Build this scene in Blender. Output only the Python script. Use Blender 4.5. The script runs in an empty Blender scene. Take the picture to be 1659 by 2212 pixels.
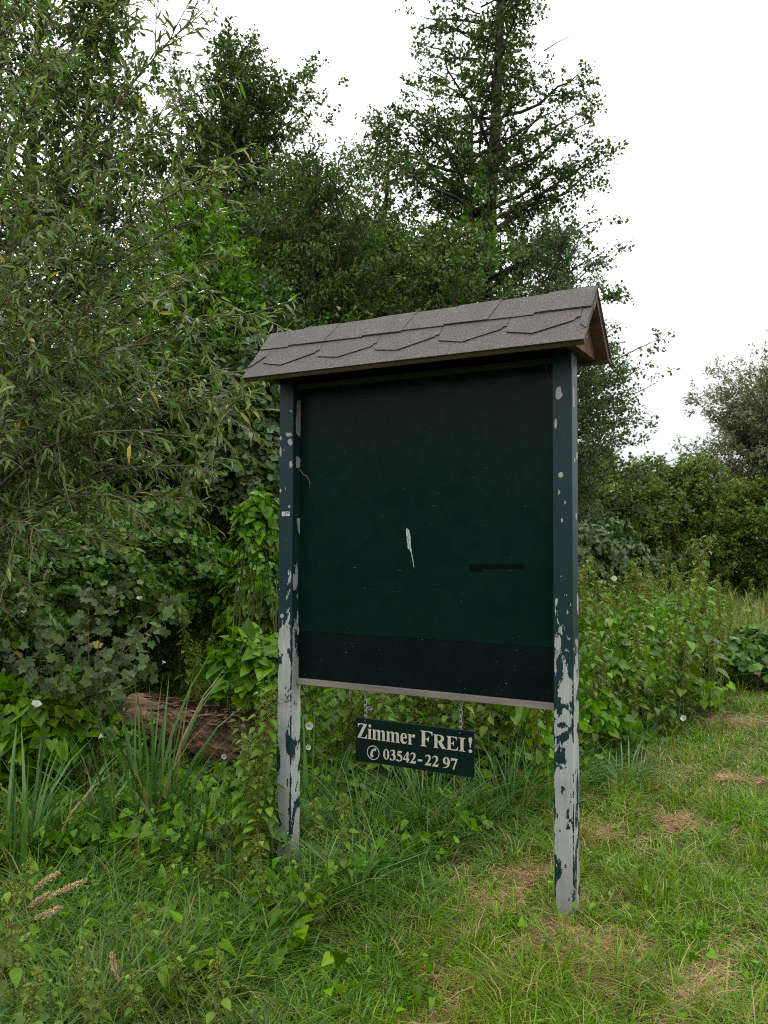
import bpy, math, random
import numpy as np
from mathutils import Matrix, Vector

rng = np.random.default_rng(7)
random.seed(7)
SC = bpy.context.scene
COL = SC.collection

# ------------------------------------------------------------------ camera
CAM_H, PITCH, ROLL, FOC = 1.6, 0.0362, 0.0034, 1802.0      # FOC in units of a 1659 x 2212 frame
cam_data = bpy.data.cameras.new('camera')
cam_data.sensor_fit = 'VERTICAL'
cam_data.sensor_height = 36.0
cam_data.lens = 36.0 * FOC / 2212.0
cam_data.clip_start = 0.05
cam_data.clip_end = 2000.0
cam_data.dof.use_dof = True
cam_data.dof.focus_distance = 3.9
cam_data.dof.aperture_fstop = 7.0
cam = bpy.data.objects.new('camera', cam_data)
COL.objects.link(cam)
cam.matrix_world = (Matrix.Translation((0, 0, CAM_H)) @ Matrix.Rotation(math.pi / 2 + PITCH, 4, 'X')
                    @ Matrix.Rotation(ROLL, 4, 'Z'))
SC.camera = cam

# ------------------------------------------------------------------ sky and sun (thin bright overcast, sun behind the cloud at upper left)
SUN_AZ, SUN_EL = math.radians(-14.5), math.radians(31)
sun_dir = Vector((math.sin(SUN_AZ) * math.cos(SUN_EL), math.cos(SUN_AZ) * math.cos(SUN_EL), math.sin(SUN_EL)))
world = bpy.data.worlds.new('World')
SC.world = world
world.use_nodes = True
nt = world.node_tree
nt.nodes.clear()
w_out = nt.nodes.new('ShaderNodeOutputWorld')
sky = nt.nodes.new('ShaderNodeTexSky')
sky.sky_type = 'NISHITA'
sky.sun_disc = False
sky.sun_elevation = SUN_EL
sky.sun_rotation = SUN_AZ
sky.dust_density = 3.0
sky.air_density = 1.0
bg_sky = nt.nodes.new('ShaderNodeBackground')
bg_sky.inputs['Strength'].default_value = 0.12
nt.links.new(sky.outputs['Color'], bg_sky.inputs['Color'])
bg_cloud = nt.nodes.new('ShaderNodeBackground')
wc = nt.nodes.new('ShaderNodeTexCoord')
wm = nt.nodes.new('ShaderNodeMapping')
wm.inputs['Scale'].default_value = (1.2, 1.2, 5.0)
wn = nt.nodes.new('ShaderNodeTexNoise')
wn.inputs['Scale'].default_value = 1.6
wn.inputs['Detail'].default_value = 5.0
wr = nt.nodes.new('ShaderNodeMapRange')
wr.inputs['From Min'].default_value = 0.30
wr.inputs['From Max'].default_value = 0.52
wr.inputs['To Min'].default_value = 0.82
wr.inputs['To Max'].default_value = 1.0
w_sep = nt.nodes.new('ShaderNodeSeparateXYZ')                 # overcast sky: three times as bright overhead as at the horizon
nt.links.new(wc.outputs['Generated'], w_sep.inputs[0])
w_cie = nt.nodes.new('ShaderNodeMapRange')
for i_, v_ in ((1, 0.0), (2, 1.0), (3, 0.42), (4, 2.2)): w_cie.inputs[i_].default_value = v_
nt.links.new(w_sep.outputs['Z'], w_cie.inputs[0])
nt.links.new(w_cie.outputs[0], bg_cloud.inputs['Strength'])
w_rmp = nt.nodes.new('ShaderNodeValToRGB')
w_rmp.color_ramp.elements[0].position = .02; w_rmp.color_ramp.elements[0].color = (.84, .92, 1.0, 1)
w_rmp.color_ramp.elements[1].position = .20; w_rmp.color_ramp.elements[1].color = (.985, .99, 1.0, 1)
nt.links.new(w_sep.outputs['Z'], w_rmp.inputs[0]); nt.links.new(w_rmp.outputs[0], bg_cloud.inputs['Color'])
wmix = nt.nodes.new('ShaderNodeMixShader')
nt.links.new(wc.outputs['Generated'], wm.inputs['Vector'])
nt.links.new(wm.outputs['Vector'], wn.inputs['Vector'])
nt.links.new(wn.outputs['Fac'], wr.inputs['Value'])
nt.links.new(wr.outputs['Result'], wmix.inputs['Fac'])
nt.links.new(bg_sky.outputs['Background'], wmix.inputs[1])
nt.links.new(bg_cloud.outputs['Background'], wmix.inputs[2])
nt.links.new(wmix.outputs['Shader'], w_out.inputs['Surface'])

sun_data = bpy.data.lights.new('sun', 'SUN')
sun_data.energy = 1.5
sun_data.angle = math.radians(14)
sun_data.color = (1.0, 0.95, 0.86)
sun = bpy.data.objects.new('sun', sun_data)
COL.objects.link(sun)
sun.rotation_euler = sun_dir.to_track_quat('Z', 'Y').to_euler()

SC.view_settings.view_transform = 'Standard'
SC.view_settings.look = 'None'
SC.view_settings.exposure = 0.84
SC.view_settings.gamma = 1.0
SC.view_settings.use_curve_mapping = False
cy = SC.cycles
cy.max_bounces = 7
cy.diffuse_bounces = 2
cy.glossy_bounces = 3
cy.transmission_bounces = 4
cy.transparent_max_bounces = 4
cy.caustics_reflective = False
cy.caustics_refractive = False
cy.sample_clamp_indirect = 4.0
cy.use_denoising = False
cy.pixel_filter_type = 'BLACKMAN_HARRIS'
cy.filter_width = 1.1

# ------------------------------------------------------------------ placement helpers
_cp, _sp, _cr, _sr = math.cos(PITCH), math.sin(PITCH), math.cos(ROLL), math.sin(ROLL)
def ray(px, py):
    X, Y = px - 829.5, py - 1106.0
    X, Y = _cr * X + _sr * Y, -_sr * X + _cr * Y
    v = -Y
    return np.array([X, FOC * _cp - v * _sp, FOC * _sp + v * _cp])
def at(px, py, D):                      # the point of that sight line that lies D metres down the field
    d = ray(px, py)
    return np.array([0, 0, CAM_H]) + d * (D / d[1])
def on_ground(px, py, z=0.0):
    d = ray(px, py)
    return np.array([0, 0, CAM_H]) + d * ((z - CAM_H) / d[2])
YAW, RX, RY, SPAN, PW = 0.5031, 0.7906, 3.631, 1.457, 0.086
BU = np.array([math.cos(YAW), -math.sin(YAW), 0]); BV = np.array([math.sin(YAW), math.cos(YAW), 0])
BR = np.array([RX, RY, 0.0])
def on_board(px, py, v=0.0):            # local (x, z) on a plane parallel to the notice board
    d = ray(px, py); o = np.array([0, 0, CAM_H])
    t = ((BR + BV * v - o) @ BV) / (d @ BV)
    p = o + d * t - BR
    return float(p @ BU), float(p[2])
def on_side(px, py, x=0.0):             # local (y, z) on a plane square to the notice board
    d = ray(px, py); o = np.array([0, 0, CAM_H])
    t = ((BR + BU * x - o) @ BU) / (d @ BU)
    p = o + d * t - BR
    return float(p @ BV), float(p[2])

# ------------------------------------------------------------------ mesh helpers
class MB:
    """collects vertices, triangles and quads; build() links them as one mesh object"""
    def __init__(s): s.v = []; s.t = []; s.q = []; s.n = 0
    def add(s, V, T=None, Q=None):
        V = np.asarray(V, float).reshape(-1, 3)
        if T is not None and len(T): s.t.append(np.asarray(T, int).reshape(-1, 3) + s.n)
        if Q is not None and len(Q): s.q.append(np.asarray(Q, int).reshape(-1, 4) + s.n)
        s.v.append(V); s.n += len(V)
    def box(s, x0, x1, y0, y1, z0, z1):
        V = [(x, y, z) for z in (z0, z1) for y in (y0, y1) for x in (x0, x1)]
        s.add(V, None, [(0, 2, 3, 1), (4, 5, 7, 6), (0, 1, 5, 4), (1, 3, 7, 5), (3, 2, 6, 7), (2, 0, 4, 6)])
    def prism(s, pts, vec):                       # polygon (fan) pushed along vec
        P = np.asarray(pts, float); n = len(P); vec = np.asarray(vec, float)
        V = np.vstack([P, P + vec])
        T = [(0, i + 1, i) for i in range(1, n - 1)] + [(n, n + i, n + i + 1) for i in range(1, n - 1)]
        s.add(V, T, [(i, (i + 1) % n, n + (i + 1) % n, n + i) for i in range(n)])
    def tube(s, P, r, k=5, cap=False):
        P = np.asarray(P, float); m = len(P)
        r = np.broadcast_to(np.asarray(r, float), (m,))
        Tn = np.gradient(P, axis=0); Tn /= np.linalg.norm(Tn, axis=1)[:, None] + 1e-9
        ref = np.array([0, 0, 1.0]) if abs(Tn[:, 2]).mean() < 0.8 else np.array([1.0, 0, 0])
        N = np.cross(Tn, ref); N /= np.linalg.norm(N, axis=1)[:, None] + 1e-9
        B = np.cross(Tn, N)
        a = np.linspace(0, 2 * np.pi, k, endpoint=False)
        V = P[:, None] + r[:, None, None] * (np.cos(a)[None, :, None] * N[:, None] + np.sin(a)[None, :, None] * B[:, None])
        i = np.arange(m - 1)[:, None] * k; j = np.arange(k)[None]; j2 = (j + 1) % k
        Q = np.stack([i + j, i + j2, i + k + j2, i + k + j], -1).reshape(-1, 4)
        T = None
        if cap: T = [(0, q + 1, q) for q in range(1, k - 1)] + [((m - 1) * k, (m - 1) * k + q, (m - 1) * k + q + 1) for q in range(1, k - 1)]
        s.add(V.reshape(-1, 3), T, Q)
    def mesh(s, name, smooth=False):
        me = bpy.data.meshes.new(name)
        V = np.vstack(s.v) if s.v else np.zeros((0, 3))
        T = np.vstack(s.t) if s.t else np.zeros((0, 3), int)
        Q = np.vstack(s.q) if s.q else np.zeros((0, 4), int)
        me.vertices.add(len(V)); me.vertices.foreach_set('co', V.astype(np.float32).ravel())
        loops = np.concatenate([T.ravel(), Q.ravel()]).astype(np.int32)
        me.loops.add(len(loops)); me.loops.foreach_set('vertex_index', loops)
        st = np.concatenate([np.arange(len(T)) * 3, len(T) * 3 + np.arange(len(Q)) * 4]).astype(np.int32)
        me.polygons.add(len(st)); me.polygons.foreach_set('loop_start', st)
        me.polygons.foreach_set('use_smooth', np.full(len(st), bool(smooth)))
        me.update(calc_edges=True)
        return me
    def build(s, name, mat, parent=None, smooth=False):
        me = s.mesh(name, smooth)
        if mat: me.materials.append(mat)
        return link(name, me, parent)

def link(name, me, parent=None):
    o = bpy.data.objects.new(name, me); COL.objects.link(o)
    if parent is not None: o.parent = parent
    return o
def empty(name, loc=(0, 0, 0), rz=0.0, parent=None):
    o = bpy.data.objects.new(name, None); COL.objects.link(o)
    o.location = loc; o.rotation_euler = (0, 0, rz); o.empty_display_size = 0.1
    if parent is not None: o.parent = parent
    return o
def tag(o, label=None, cat=None, group=None, kind=None):
    if label: o['label'] = label
    if cat: o['category'] = cat
    if group: o['group'] = group
    if kind: o['kind'] = kind
    return o
def copy_tree(o, parent=None):
    c = o.copy(); COL.objects.link(c); c.parent = parent
    for ch in list(o.children): copy_tree(ch, c)
    return c
def unit(a):
    a = np.asarray(a, float)
    return a / (np.linalg.norm(a, axis=-1, keepdims=True) + 1e-9)
def frames(Y, Zh):
    Y = unit(Y); Z = unit(Zh - (Zh * Y).sum(-1, keepdims=True) * Y); X = np.cross(Y, Z)
    return np.stack([X, Y, Z], -1)                  # columns
def scatter(mb, tpl, pos, Y, Zh, size):
    V, T = tpl
    M = frames(Y, Zh) * np.asarray(size)[:, None, None]
    W = np.einsum('nij,kj->nki', M, V) + pos[:, None]
    N, k = len(pos), len(V)
    mb.add(W.reshape(-1, 3), (T[None] + (np.arange(N) * k)[:, None, None]).reshape(-1, 3))
def rnd(n, s=1.0): return rng.normal(0, s, (n, 3))
def wob(x, y, s=1.0):                               # smooth cheap noise, about -1..1
    return (np.sin(x * 1.7 * s + 1.3) * np.cos(y * 1.3 * s - .7) + .6 * np.sin(x * 3.1 * s - y * 2.3 * s + 2.1)
            + .4 * np.sin(x * 6.3 * s + y * 5.1 * s) * np.cos(y * 7.7 * s - x * 2.2 * s)) / 1.7

# leaf templates: stem at the origin, tip at +Y, face +Z
def strip_leaf(st, fold=.2, droop=.15):
    V = []; T = []
    for y, w in st:
        z = -droop * y * y
        V += [(0, y, z)] if w == 0 else [(-w, y, z + fold * w), (0, y, z), (w, y, z + fold * w)]
    idx = []; c = 0
    for y, w in st:
        idx.append([c] if w == 0 else [c, c + 1, c + 2]); c += len(idx[-1])
    for a, b in zip(idx[:-1], idx[1:]):
        if len(a) == 1 and len(b) == 3: T += [(a[0], b[1], b[0]), (a[0], b[2], b[1])]
        elif len(a) == 3 and len(b) == 3: T += [(a[0], a[1], b[1]), (a[0], b[1], b[0]), (a[1], a[2], b[2]), (a[1], b[2], b[1])]
        else: T += [(a[0], a[1], b[0]), (a[1], a[2], b[0])]
    return np.array(V, float), np.array(T, int)
def fan_leaf(out, c=(0, .3), dish=-.05, droop=.15):
    P = [(c[0], c[1], dish)] + [(x, y, -droop * max(y, 0) ** 2) for x, y in out]
    n = len(out)
    return np.array(P, float), np.array([(0, i + 1, (i + 1) % n + 1) for i in range(n)], int)
L_WILLOW = strip_leaf([(0, 0), (.22, .085), (.55, .105), (.82, .05), (1, 0)], .35, .22)
L_WILLOW2 = strip_leaf([(0, 0), (.3, .1), (.65, .095), (1, 0)], .3, .5)
L_SMALL = (np.array([(0, 0, 0), (.38, .5, .1), (0, 1, -.12), (-.38, .5, .1)], float), np.array([(0, 1, 2), (0, 2, 3)], int))
L_NARROW = (np.array([(0, 0, 0), (.19, .45, .06), (0, 1, -.2), (-.19, .45, .06)], float), np.array([(0, 1, 2), (0, 2, 3)], int))
L_NETTLE = strip_leaf([(0, 0), (.12, .24), (.3, .33), (.55, .26), (.8, .12), (1, 0)], .25, .35)
L_HEART = fan_leaf([(0, .02), (.2, -.16), (.42, -.12), (.47, .12), (.36, .42), (.16, .78), (0, 1), (-.16, .78), (-.36, .42), (-.47, .12), (-.42, -.12), (-.2, -.16)], (0, .25), -.06, .2)
L_LOBED = fan_leaf([(0, .05), (.2, -.08), (.46, .04), (.44, .28), (.54, .6), (.28, .62), (0, 1), (-.28, .62), (-.54, .6), (-.44, .28), (-.46, .04), (-.2, -.08)], (0, .28), -.05, .15)

L_HEART8 = fan_leaf([(0, .0), (.3, -.15), (.47, .1), (.3, .52), (0, 1), (-.3, .52), (-.47, .1), (-.3, -.15)], (0, .25), -.06, .2)
L_LOBED8 = fan_leaf([(0, .0), (.42, .0), (.4, .3), (.52, .62), (0, 1), (-.52, .62), (-.4, .3), (-.42, .0)], (0, .3), -.07, .15)
L_NETTLE8 = strip_leaf([(0, 0), (.25, .32), (.6, .22), (1, 0)], .25, .3)

# ------------------------------------------------------------------ materials
def new_mat(name):
    m = bpy.data.materials.new(name); m.use_nodes = True
    n = m.node_tree; n.nodes.clear()
    out = n.nodes.new('ShaderNodeOutputMaterial')
    return m, n, out
def nd(n, t, **kw):
    x = n.nodes.new(t)
    for k, v in kw.items(): setattr(x, k, v)
    return x
def mixc(n, f, a, b, mode='MIX'):
    x = n.nodes.new('ShaderNodeMix'); x.data_type = 'RGBA'; x.blend_type = mode
    for i, v in ((0, f), (6, a), (7, b)):
        if hasattr(v, 'links') or isinstance(v, bpy.types.NodeSocket): n.links.new(v, x.inputs[i])
        elif i == 0: x.inputs[0].default_value = v
        else: x.inputs[i].default_value = (*v, 1)
    return x.outputs[2]
def fmath(n, op, a, b=0.0, c=None):
    x = n.nodes.new('ShaderNodeMath'); x.operation = op
    for i, v in enumerate((a, b) if c is None else (a, b, c)):
        if isinstance(v, bpy.types.NodeSocket): n.links.new(v, x.inputs[i])
        else: x.inputs[i].default_value = v
    return x.outputs[0]
def rng_map(n, v, a, b, c, d):
    x = n.nodes.new('ShaderNodeMapRange')
    n.links.new(v, x.inputs[0])
    for i, q in enumerate((a, b, c, d)): x.inputs[i + 1].default_value = q
    return x.outputs[0]
def noise(n, vec, scale, detail=3.0, rough=.55, sc=None, dist=0.0):
    x = n.nodes.new('ShaderNodeTexNoise'); x.inputs['Scale'].default_value = scale
    x.inputs['Detail'].default_value = detail; x.inputs['Roughness'].default_value = rough; x.inputs['Distortion'].default_value = dist
    if sc:
        mp = n.nodes.new('ShaderNodeMapping'); mp.inputs['Scale'].default_value = sc
        n.links.new(vec, mp.inputs['Vector']); vec = mp.outputs['Vector']
    n.links.new(vec, x.inputs['Vector'])
    return x.outputs['Fac']
def leaf_mat(name, a, b, trans=.35, rough=.5, under=None, old=None, old_frac=.04, spec=.27, clump=1.2):
    m, n, out = new_mat(name)
    g = nd(n, 'ShaderNodeNewGeometry'); tc = nd(n, 'ShaderNodeTexCoord')
    r = g.outputs['Random Per Island']
    col = mixc(n, r, a, b)
    nz = noise(n, tc.outputs['Object'], clump, 2.0)
    hs = nd(n, 'ShaderNodeHueSaturation')
    n.links.new(col, hs.inputs['Color'])
    n.links.new(rng_map(n, nz, .3, .7, .478, .515), hs.inputs['Hue']); hs.inputs['Saturation'].default_value = 1.18
    r2 = fmath(n, 'FRACT', fmath(n, 'MULTIPLY', r, 17.31))
    n.links.new(fmath(n, 'ADD', rng_map(n, r2, 0, 1, .42, 1.3), rng_map(n, nz, .3, .7, -.12, .18)), hs.inputs['Value'])
    col = hs.outputs['Color']
    if old:
        r3 = fmath(n, 'FRACT', fmath(n, 'MULTIPLY', r, 53.7))
        col = mixc(n, fmath(n, 'GREATER_THAN', r3, 1 - old_frac), col, old)
    tcol = mixc(n, 1.0, col, (1.4, 1.5, .7), 'MULTIPLY')
    if under: col = mixc(n, g.outputs['Backfacing'], col, under)
    p = nd(n, 'ShaderNodeBsdfPrincipled')
    n.links.new(col, p.inputs['Base Color'])
    p.inputs['Roughness'].default_value = rough * .85
    p.inputs['Specular IOR Level'].default_value = spec
    t = nd(n, 'ShaderNodeBsdfTranslucent'); n.links.new(tcol, t.inputs['Color'])
    mx = nd(n, 'ShaderNodeMixShader'); mx.inputs[0].default_value = trans * .8
    n.links.new(p.outputs[0], mx.inputs[1]); n.links.new(t.outputs[0], mx.inputs[2])
    n.links.new(mx.outputs[0], out.inputs['Surface'])
    return m
def plain_mat(name, a, b=None, scale=20, rough=.8, spec=.3, sc=None, bump=0.0, bscale=None, detail=4):
    m, n, out = new_mat(name)
    p = nd(n, 'ShaderNodeBsdfPrincipled'); tc = nd(n, 'ShaderNodeTexCoord')
    nz = noise(n, tc.outputs['Object'], scale, detail, .6, sc)
    n.links.new(mixc(n, rng_map(n, nz, .3, .7, 0, 1), a, b or a), p.inputs['Base Color'])
    p.inputs['Roughness'].default_value = rough; p.inputs['Specular IOR Level'].default_value = spec
    if bump:
        bm = nd(n, 'ShaderNodeBump'); bm.inputs['Distance'].default_value = bump
        n.links.new(noise(n, tc.outputs['Object'], bscale or scale, 4, .6, sc), bm.inputs['Height'])
        n.links.new(bm.outputs[0], p.inputs['Normal'])
    n.links.new(p.outputs[0], out.inputs['Surface'])
    return m

M = {}
M['alder'] = leaf_mat('alder_leaf', (.042, .078, .024), (.08, .118, .034), .34, .5)
M['alder_blue'] = leaf_mat('bluish_leaf', (.06, .105, .05), (.095, .15, .065), .36, .5)
M['ash'] = leaf_mat('ash_leaf', (.046, .088, .024), (.086, .135, .034), .36, .5)
M['bright'] = leaf_mat('bright_leaf', (.062, .145, .018), (.105, .2, .03), .42, .45)
M['dark'] = leaf_mat('thicket_leaf', (.034, .07, .022), (.06, .102, .03), .3, .45)
M['willow'] = leaf_mat('willow_leaf', (.07, .125, .032), (.13, .195, .05), .42, .34, under=(.14, .155, .115), old=(.36, .30, .03), old_frac=.02, spec=.42)
M['grey_willow'] = leaf_mat('grey_willow_leaf', (.12, .13, .08), (.19, .195, .125), .3, .55)
M['far'] = leaf_mat('far_shrub_leaf', (.064, .112, .028), (.115, .168, .042), .36, .55)
M['far_yellow'] = leaf_mat('yellowish_shrub_leaf', (.09, .135, .03), (.14, .185, .045), .36, .55)
M['nettle'] = leaf_mat('nettle_leaf', (.08, .16, .03), (.135, .22, .045), .38, .5, clump=3)
M['bindweed'] = leaf_mat('bindweed_leaf', (.065, .145, .022), (.13, .23, .035), .4, .45, clump=2.5)
M['hop'] = leaf_mat('hop_leaf', (.052, .118, .028), (.105, .19, .042), .36, .45, old=(.16, .10, .04), old_frac=.02, clump=2.5)
M['currant'] = leaf_mat('currant_leaf', (.055, .095, .04), (.09, .135, .05), .32, .5, under=(.11, .14, .09), old=(.28, .22, .03), old_frac=.02)
M['grass'] = leaf_mat('grass_blade', (.085, .175, .024), (.16, .255, .04), .42, .5, old=(.40, .29, .15), old_frac=.07, clump=1.6)
M['tall_grass'] = leaf_mat('tall_grass_blade', (.05, .11, .026), (.10, .175, .04), .36, .42, old=(.26, .19, .09), old_frac=.06, clump=1.6)
M['sedge'] = leaf_mat('sedge_blade', (.06, .13, .042), (.105, .19, .065), .34, .38, old=(.25, .17, .08), old_frac=.05, clump=3)
M['meadow'] = leaf_mat('meadow_blade', (.09, .145, .035), (.15, .2, .055), .36, .6, old=(.25, .2, .08), old_frac=.1)
M['straw'] = leaf_mat('straw_stalk', (.22, .145, .08), (.42, .30, .18), .2, .75)
M['seed'] = leaf_mat('nettle_seed_strand', (.15, .19, .05), (.24, .25, .07), .35, .7)
M['panicle'] = leaf_mat('dry_panicle', (.42, .32, .21), (.6, .48, .33), .25, .7)
M['stem'] = plain_mat('green_stem', (.06, .09, .03), (.10, .10, .04), 30, .6)
M['petal'] = leaf_mat('white_petal', (.78, .8, .78), (.85, .85, .83), .35, .5)
M['bark'] = plain_mat('bark', (.045, .038, .03), (.09, .078, .062), 6, .9, .2, (1, 1, .35), .02)
M['willow_bark'] = plain_mat('willow_bark', (.10, .09, .07), (.17, .155, .12), 14, .85, .2, (1, 1, .4), .004)
M['twig'] = plain_mat('twig', (.10, .075, .03), (.14, .11, .045), 12, .7)
M['dead_twig'] = plain_mat('dead_twig', (.2, .18, .15), (.28, .25, .21), 12, .85)

# ------------------------------------------------------------------ ground
PB_Y = np.array([-50, 0, 2.0, 2.77, 3.8, 4.9, 5.9, 7.4, 10.7, 20, 60, 400.])
PB_X = np.array([-8, -.9, -.5, -.2, .36, 1.0, 1.64, 3.0, 4.9, 11, 40, 300.])
def edge_x(y): return np.interp(y, PB_Y, PB_X)      # left edge of the mown strip
def sstep(a, b, x):
    t = np.clip((x - a) / (b - a), 0, 1); return t * t * (3 - 2 * t)
def gz(x, y):
    x = np.asarray(x, float); y = np.asarray(y, float)
    d = edge_x(y) - x
    z = -.16 * sstep(.1, 1.6, d) + .02 * wob(x, y, 1.1)
    z = z + .12 * sstep(2.2, 4.5, d) * (1 + .4 * wob(x, y, .5))
    return z
m, n, out = new_mat('ground_soil')
p = nd(n, 'ShaderNodeBsdfPrincipled'); tc = nd(n, 'ShaderNodeTexCoord'); V = tc.outputs['Object']
c = mixc(n, rng_map(n, noise(n, V, 1.4, 4), .42, .6, 0, 1), (.035, .045, .012), (.11, .085, .045))
c = mixc(n, rng_map(n, noise(n, V, 30, 4), .35, .65, 0, .8), c, (.02, .025, .010))
n.links.new(c, p.inputs['Base Color']); p.inputs['Roughness'].default_value = .95; p.inputs['Specular IOR Level'].default_value = .05
bm = nd(n, 'ShaderNodeBump'); bm.inputs['Distance'].default_value = .03
n.links.new(noise(n, V, 25, 5), bm.inputs['Height']); n.links.new(bm.outputs[0], p.inputs['Normal'])
n.links.new(p.outputs[0], out.inputs['Surface'])
M['soil'] = m
gx = np.concatenate([-np.geomspace(900, 6, 22), np.linspace(-5.6, 7, 85), np.geomspace(7.4, 900, 22)])
gy = np.concatenate([-np.geomspace(900, 3, 18), np.linspace(-2.6, 14, 111), np.geomspace(14.5, 900, 26)])
GX, GY = np.meshgrid(gx, gy)
mb = MB()
nx, ny = len(gx), len(gy)
ii = (np.arange(ny - 1)[:, None] * nx + np.arange(nx - 1)[None]).ravel()
mb.add(np.stack([GX, GY, gz(GX, GY)], -1).reshape(-1, 3), None, np.stack([ii, ii + 1, ii + nx + 1, ii + nx], -1))
tag(mb.build('ground', M['soil'], None, True), kind='structure')

# ------------------------------------------------------------------ notice board
def paint_mat(name, shift, seed, x0):
    m, n, out = new_mat(name)
    p = nd(n, 'ShaderNodeBsdfPrincipled'); tc = nd(n, 'ShaderNodeTexCoord')
    mp = nd(n, 'ShaderNodeMapping'); mp.inputs['Location'].default_value = (seed, seed * .7, seed * 1.3)
    n.links.new(tc.outputs['Object'], mp.inputs['Vector']); V = mp.outputs['Vector']
    sx = nd(n, 'ShaderNodeSeparateXYZ'); n.links.new(tc.outputs['Object'], sx.inputs[0])
    n1 = noise(n, V, 15, 5, .58, (1, 1, .42), .5); n2 = noise(n, V, 95, 4, .65, (1, 1, .55))
    v = fmath(n, 'ADD', fmath(n, 'MULTIPLY', n1, .84), fmath(n, 'MULTIPLY', n2, .16))
    ex = fmath(n, 'ABSOLUTE', fmath(n, 'SUBTRACT', sx.outputs['X'], x0)); ey = fmath(n, 'ABSOLUTE', sx.outputs['Y'])
    corner = rng_map(n, fmath(n, 'MINIMUM', ex, ey), .034, .043, 0, .11)       # paint clings to the corners
    v = fmath(n, 'SUBTRACT', v, corner)
    rp = nd(n, 'ShaderNodeValToRGB'); el = rp.color_ramp.elements
    for pos, val in ((.0, .475), (.08, .48), (.13, .458), (.20, .448), (.28, .435), (.35, .45), (.40, .49), (.46, .55), (.54, .60), (1, .645)):
        e = el.new(pos); e.color = (val, val, val, 1)
    while len(el) > 10: el.remove(el[0] if el[0].color[0] in (0.0,) else el[-1])
    n.links.new(fmath(n, 'MULTIPLY', fmath(n, 'SUBTRACT', sx.outputs['Z'], shift), 1 / 2.5), rp.inputs[0])
    d = fmath(n, 'SUBTRACT', v, rp.outputs['Color'])
    mask = rng_map(n, d, -.002, .002, 0, 1)
    grain = noise(n, V, 40, 4, .6, (1, 1, .06))
    bare = mixc(n, rng_map(n, grain, .3, .7, 0, 1), (.25, .265, .25), (.355, .37, .35))
    bare = mixc(n, rng_map(n, noise(n, V, 6, 3), .45, .7, 0, .5), bare, (.145, .17, .145))
    foot = rng_map(n, sx.outputs['Z'], .02, .3, .75, 0)
    bare = mixc(n, fmath(n, 'MULTIPLY', foot, noise(n, V, 9, 4)), bare, (.13, .115, .085))
    pc = mixc(n, rng_map(n, noise(n, V, 5, 4), .35, .7, 0, 1), (.0055, .021, .024), (.009, .029, .032))
    n.links.new(mixc(n, mask, pc, bare), p.inputs['Base Color'])
    n.links.new(rng_map(n, mask, 0, 1, .42, .75), p.inputs['Roughness'])
    p.inputs['Specular IOR Level'].default_value = .28
    bm = nd(n, 'ShaderNodeBump'); bm.inputs['Distance'].default_value = .003; bm.inputs['Strength'].default_value = 1.0
    h = fmath(n, 'ADD', fmath(n, 'MULTIPLY', mask, -1), fmath(n, 'MULTIPLY', grain, .25))
    n.links.new(h, bm.inputs['Height']); n.links.new(bm.outputs[0], p.inputs['Normal'])
    n.links.new(p.outputs[0], out.inputs['Surface'])
    return m
def panel_mat(name, a, b, scr=.0, rough=.22, scr_z=None):
    m, n, out = new_mat(name)
    p = nd(n, 'ShaderNodeBsdfPrincipled'); tc = nd(n, 'ShaderNodeTexCoord'); V = tc.outputs['Object']
    c = mixc(n, rng_map(n, noise(n, V, 3, 4), .3, .7, 0, 1), a, b)
    s1 = noise(n, V, 26, 3, .5, (1, 1, 9)); s2 = noise(n, V, 9, 3, .5)
    f = fmath(n, 'MULTIPLY', rng_map(n, s1, .72, .76, 0, 1), rng_map(n, s2, .5, .62, 0, scr))
    c = mixc(n, f, c, (.22, .25, .23))
    dots = noise(n, V, 130, 1, .5)
    c = mixc(n, rng_map(n, dots, .80, .83, 0, .5), c, (.3, .32, .3))
    n.links.new(c, p.inputs['Base Color'])
    n.links.new(rng_map(n, noise(n, V, 14, 4), .3, .7, rough, rough + .12), p.inputs['Roughness'])
    p.inputs['Specular IOR Level'].default_value = .12
    bm = nd(n, 'ShaderNodeBump'); bm.inputs['Distance'].default_value = .00012
    n.links.new(noise(n, V, 60, 4, .6, (.08, 1, 1)), bm.inputs['Height']); n.links.new(bm.outputs[0], p.inputs['Normal'])
    n.links.new(p.outputs[0], out.inputs['Surface'])
    return m
M['panel'] = panel_mat('dark_green_panel', (.0014, .0108, .0082), (.002, .0138, .0104), .5)
M['panel_low'] = panel_mat('scratched_green_panel', (.001, .005, .0048), (.0015, .0065, .006), 1.0, .3)
M['sign'] = panel_mat('green_sign_paint', (.002, .009, .0075), (.003, .012, .0095), .8, .4)
M['cream'] = plain_mat('cream_lettering', (.36, .33, .27), (.44, .41, .34), 60, .6)
M['old_wood'] = plain_mat('weathered_wood', (.11, .09, .08), (.21, .18, .16), 18, .85, .2, (.15, 1, 1), .002)
M['roof_wood'] = plain_mat('brown_roof_wood', (.075, .036, .023), (.145, .085, .052), 22, .8, .25, (.12, 1, 1), .002)
M['edge_wood'] = plain_mat('mossy_edge_wood', (.09, .07, .035), (.16, .12, .065), 14, .9, .2, (.2, 1, 1), .002)
M['metal'] = plain_mat('galvanised_steel', (.16, .16, .16), (.30, .30, .31), 80, .45, .5)
M['bare'] = plain_mat('bare_grey_primer', (.24, .255, .245), (.32, .335, .325), 40, .6, .3, (1, 1, .2))
M['sticker'] = plain_mat('white_sticker', (.55, .57, .56), (.62, .63, .62), 40, .5)
M['ink'] = plain_mat('black_print', (.03, .03, .035), None, 10, .6)
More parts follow.
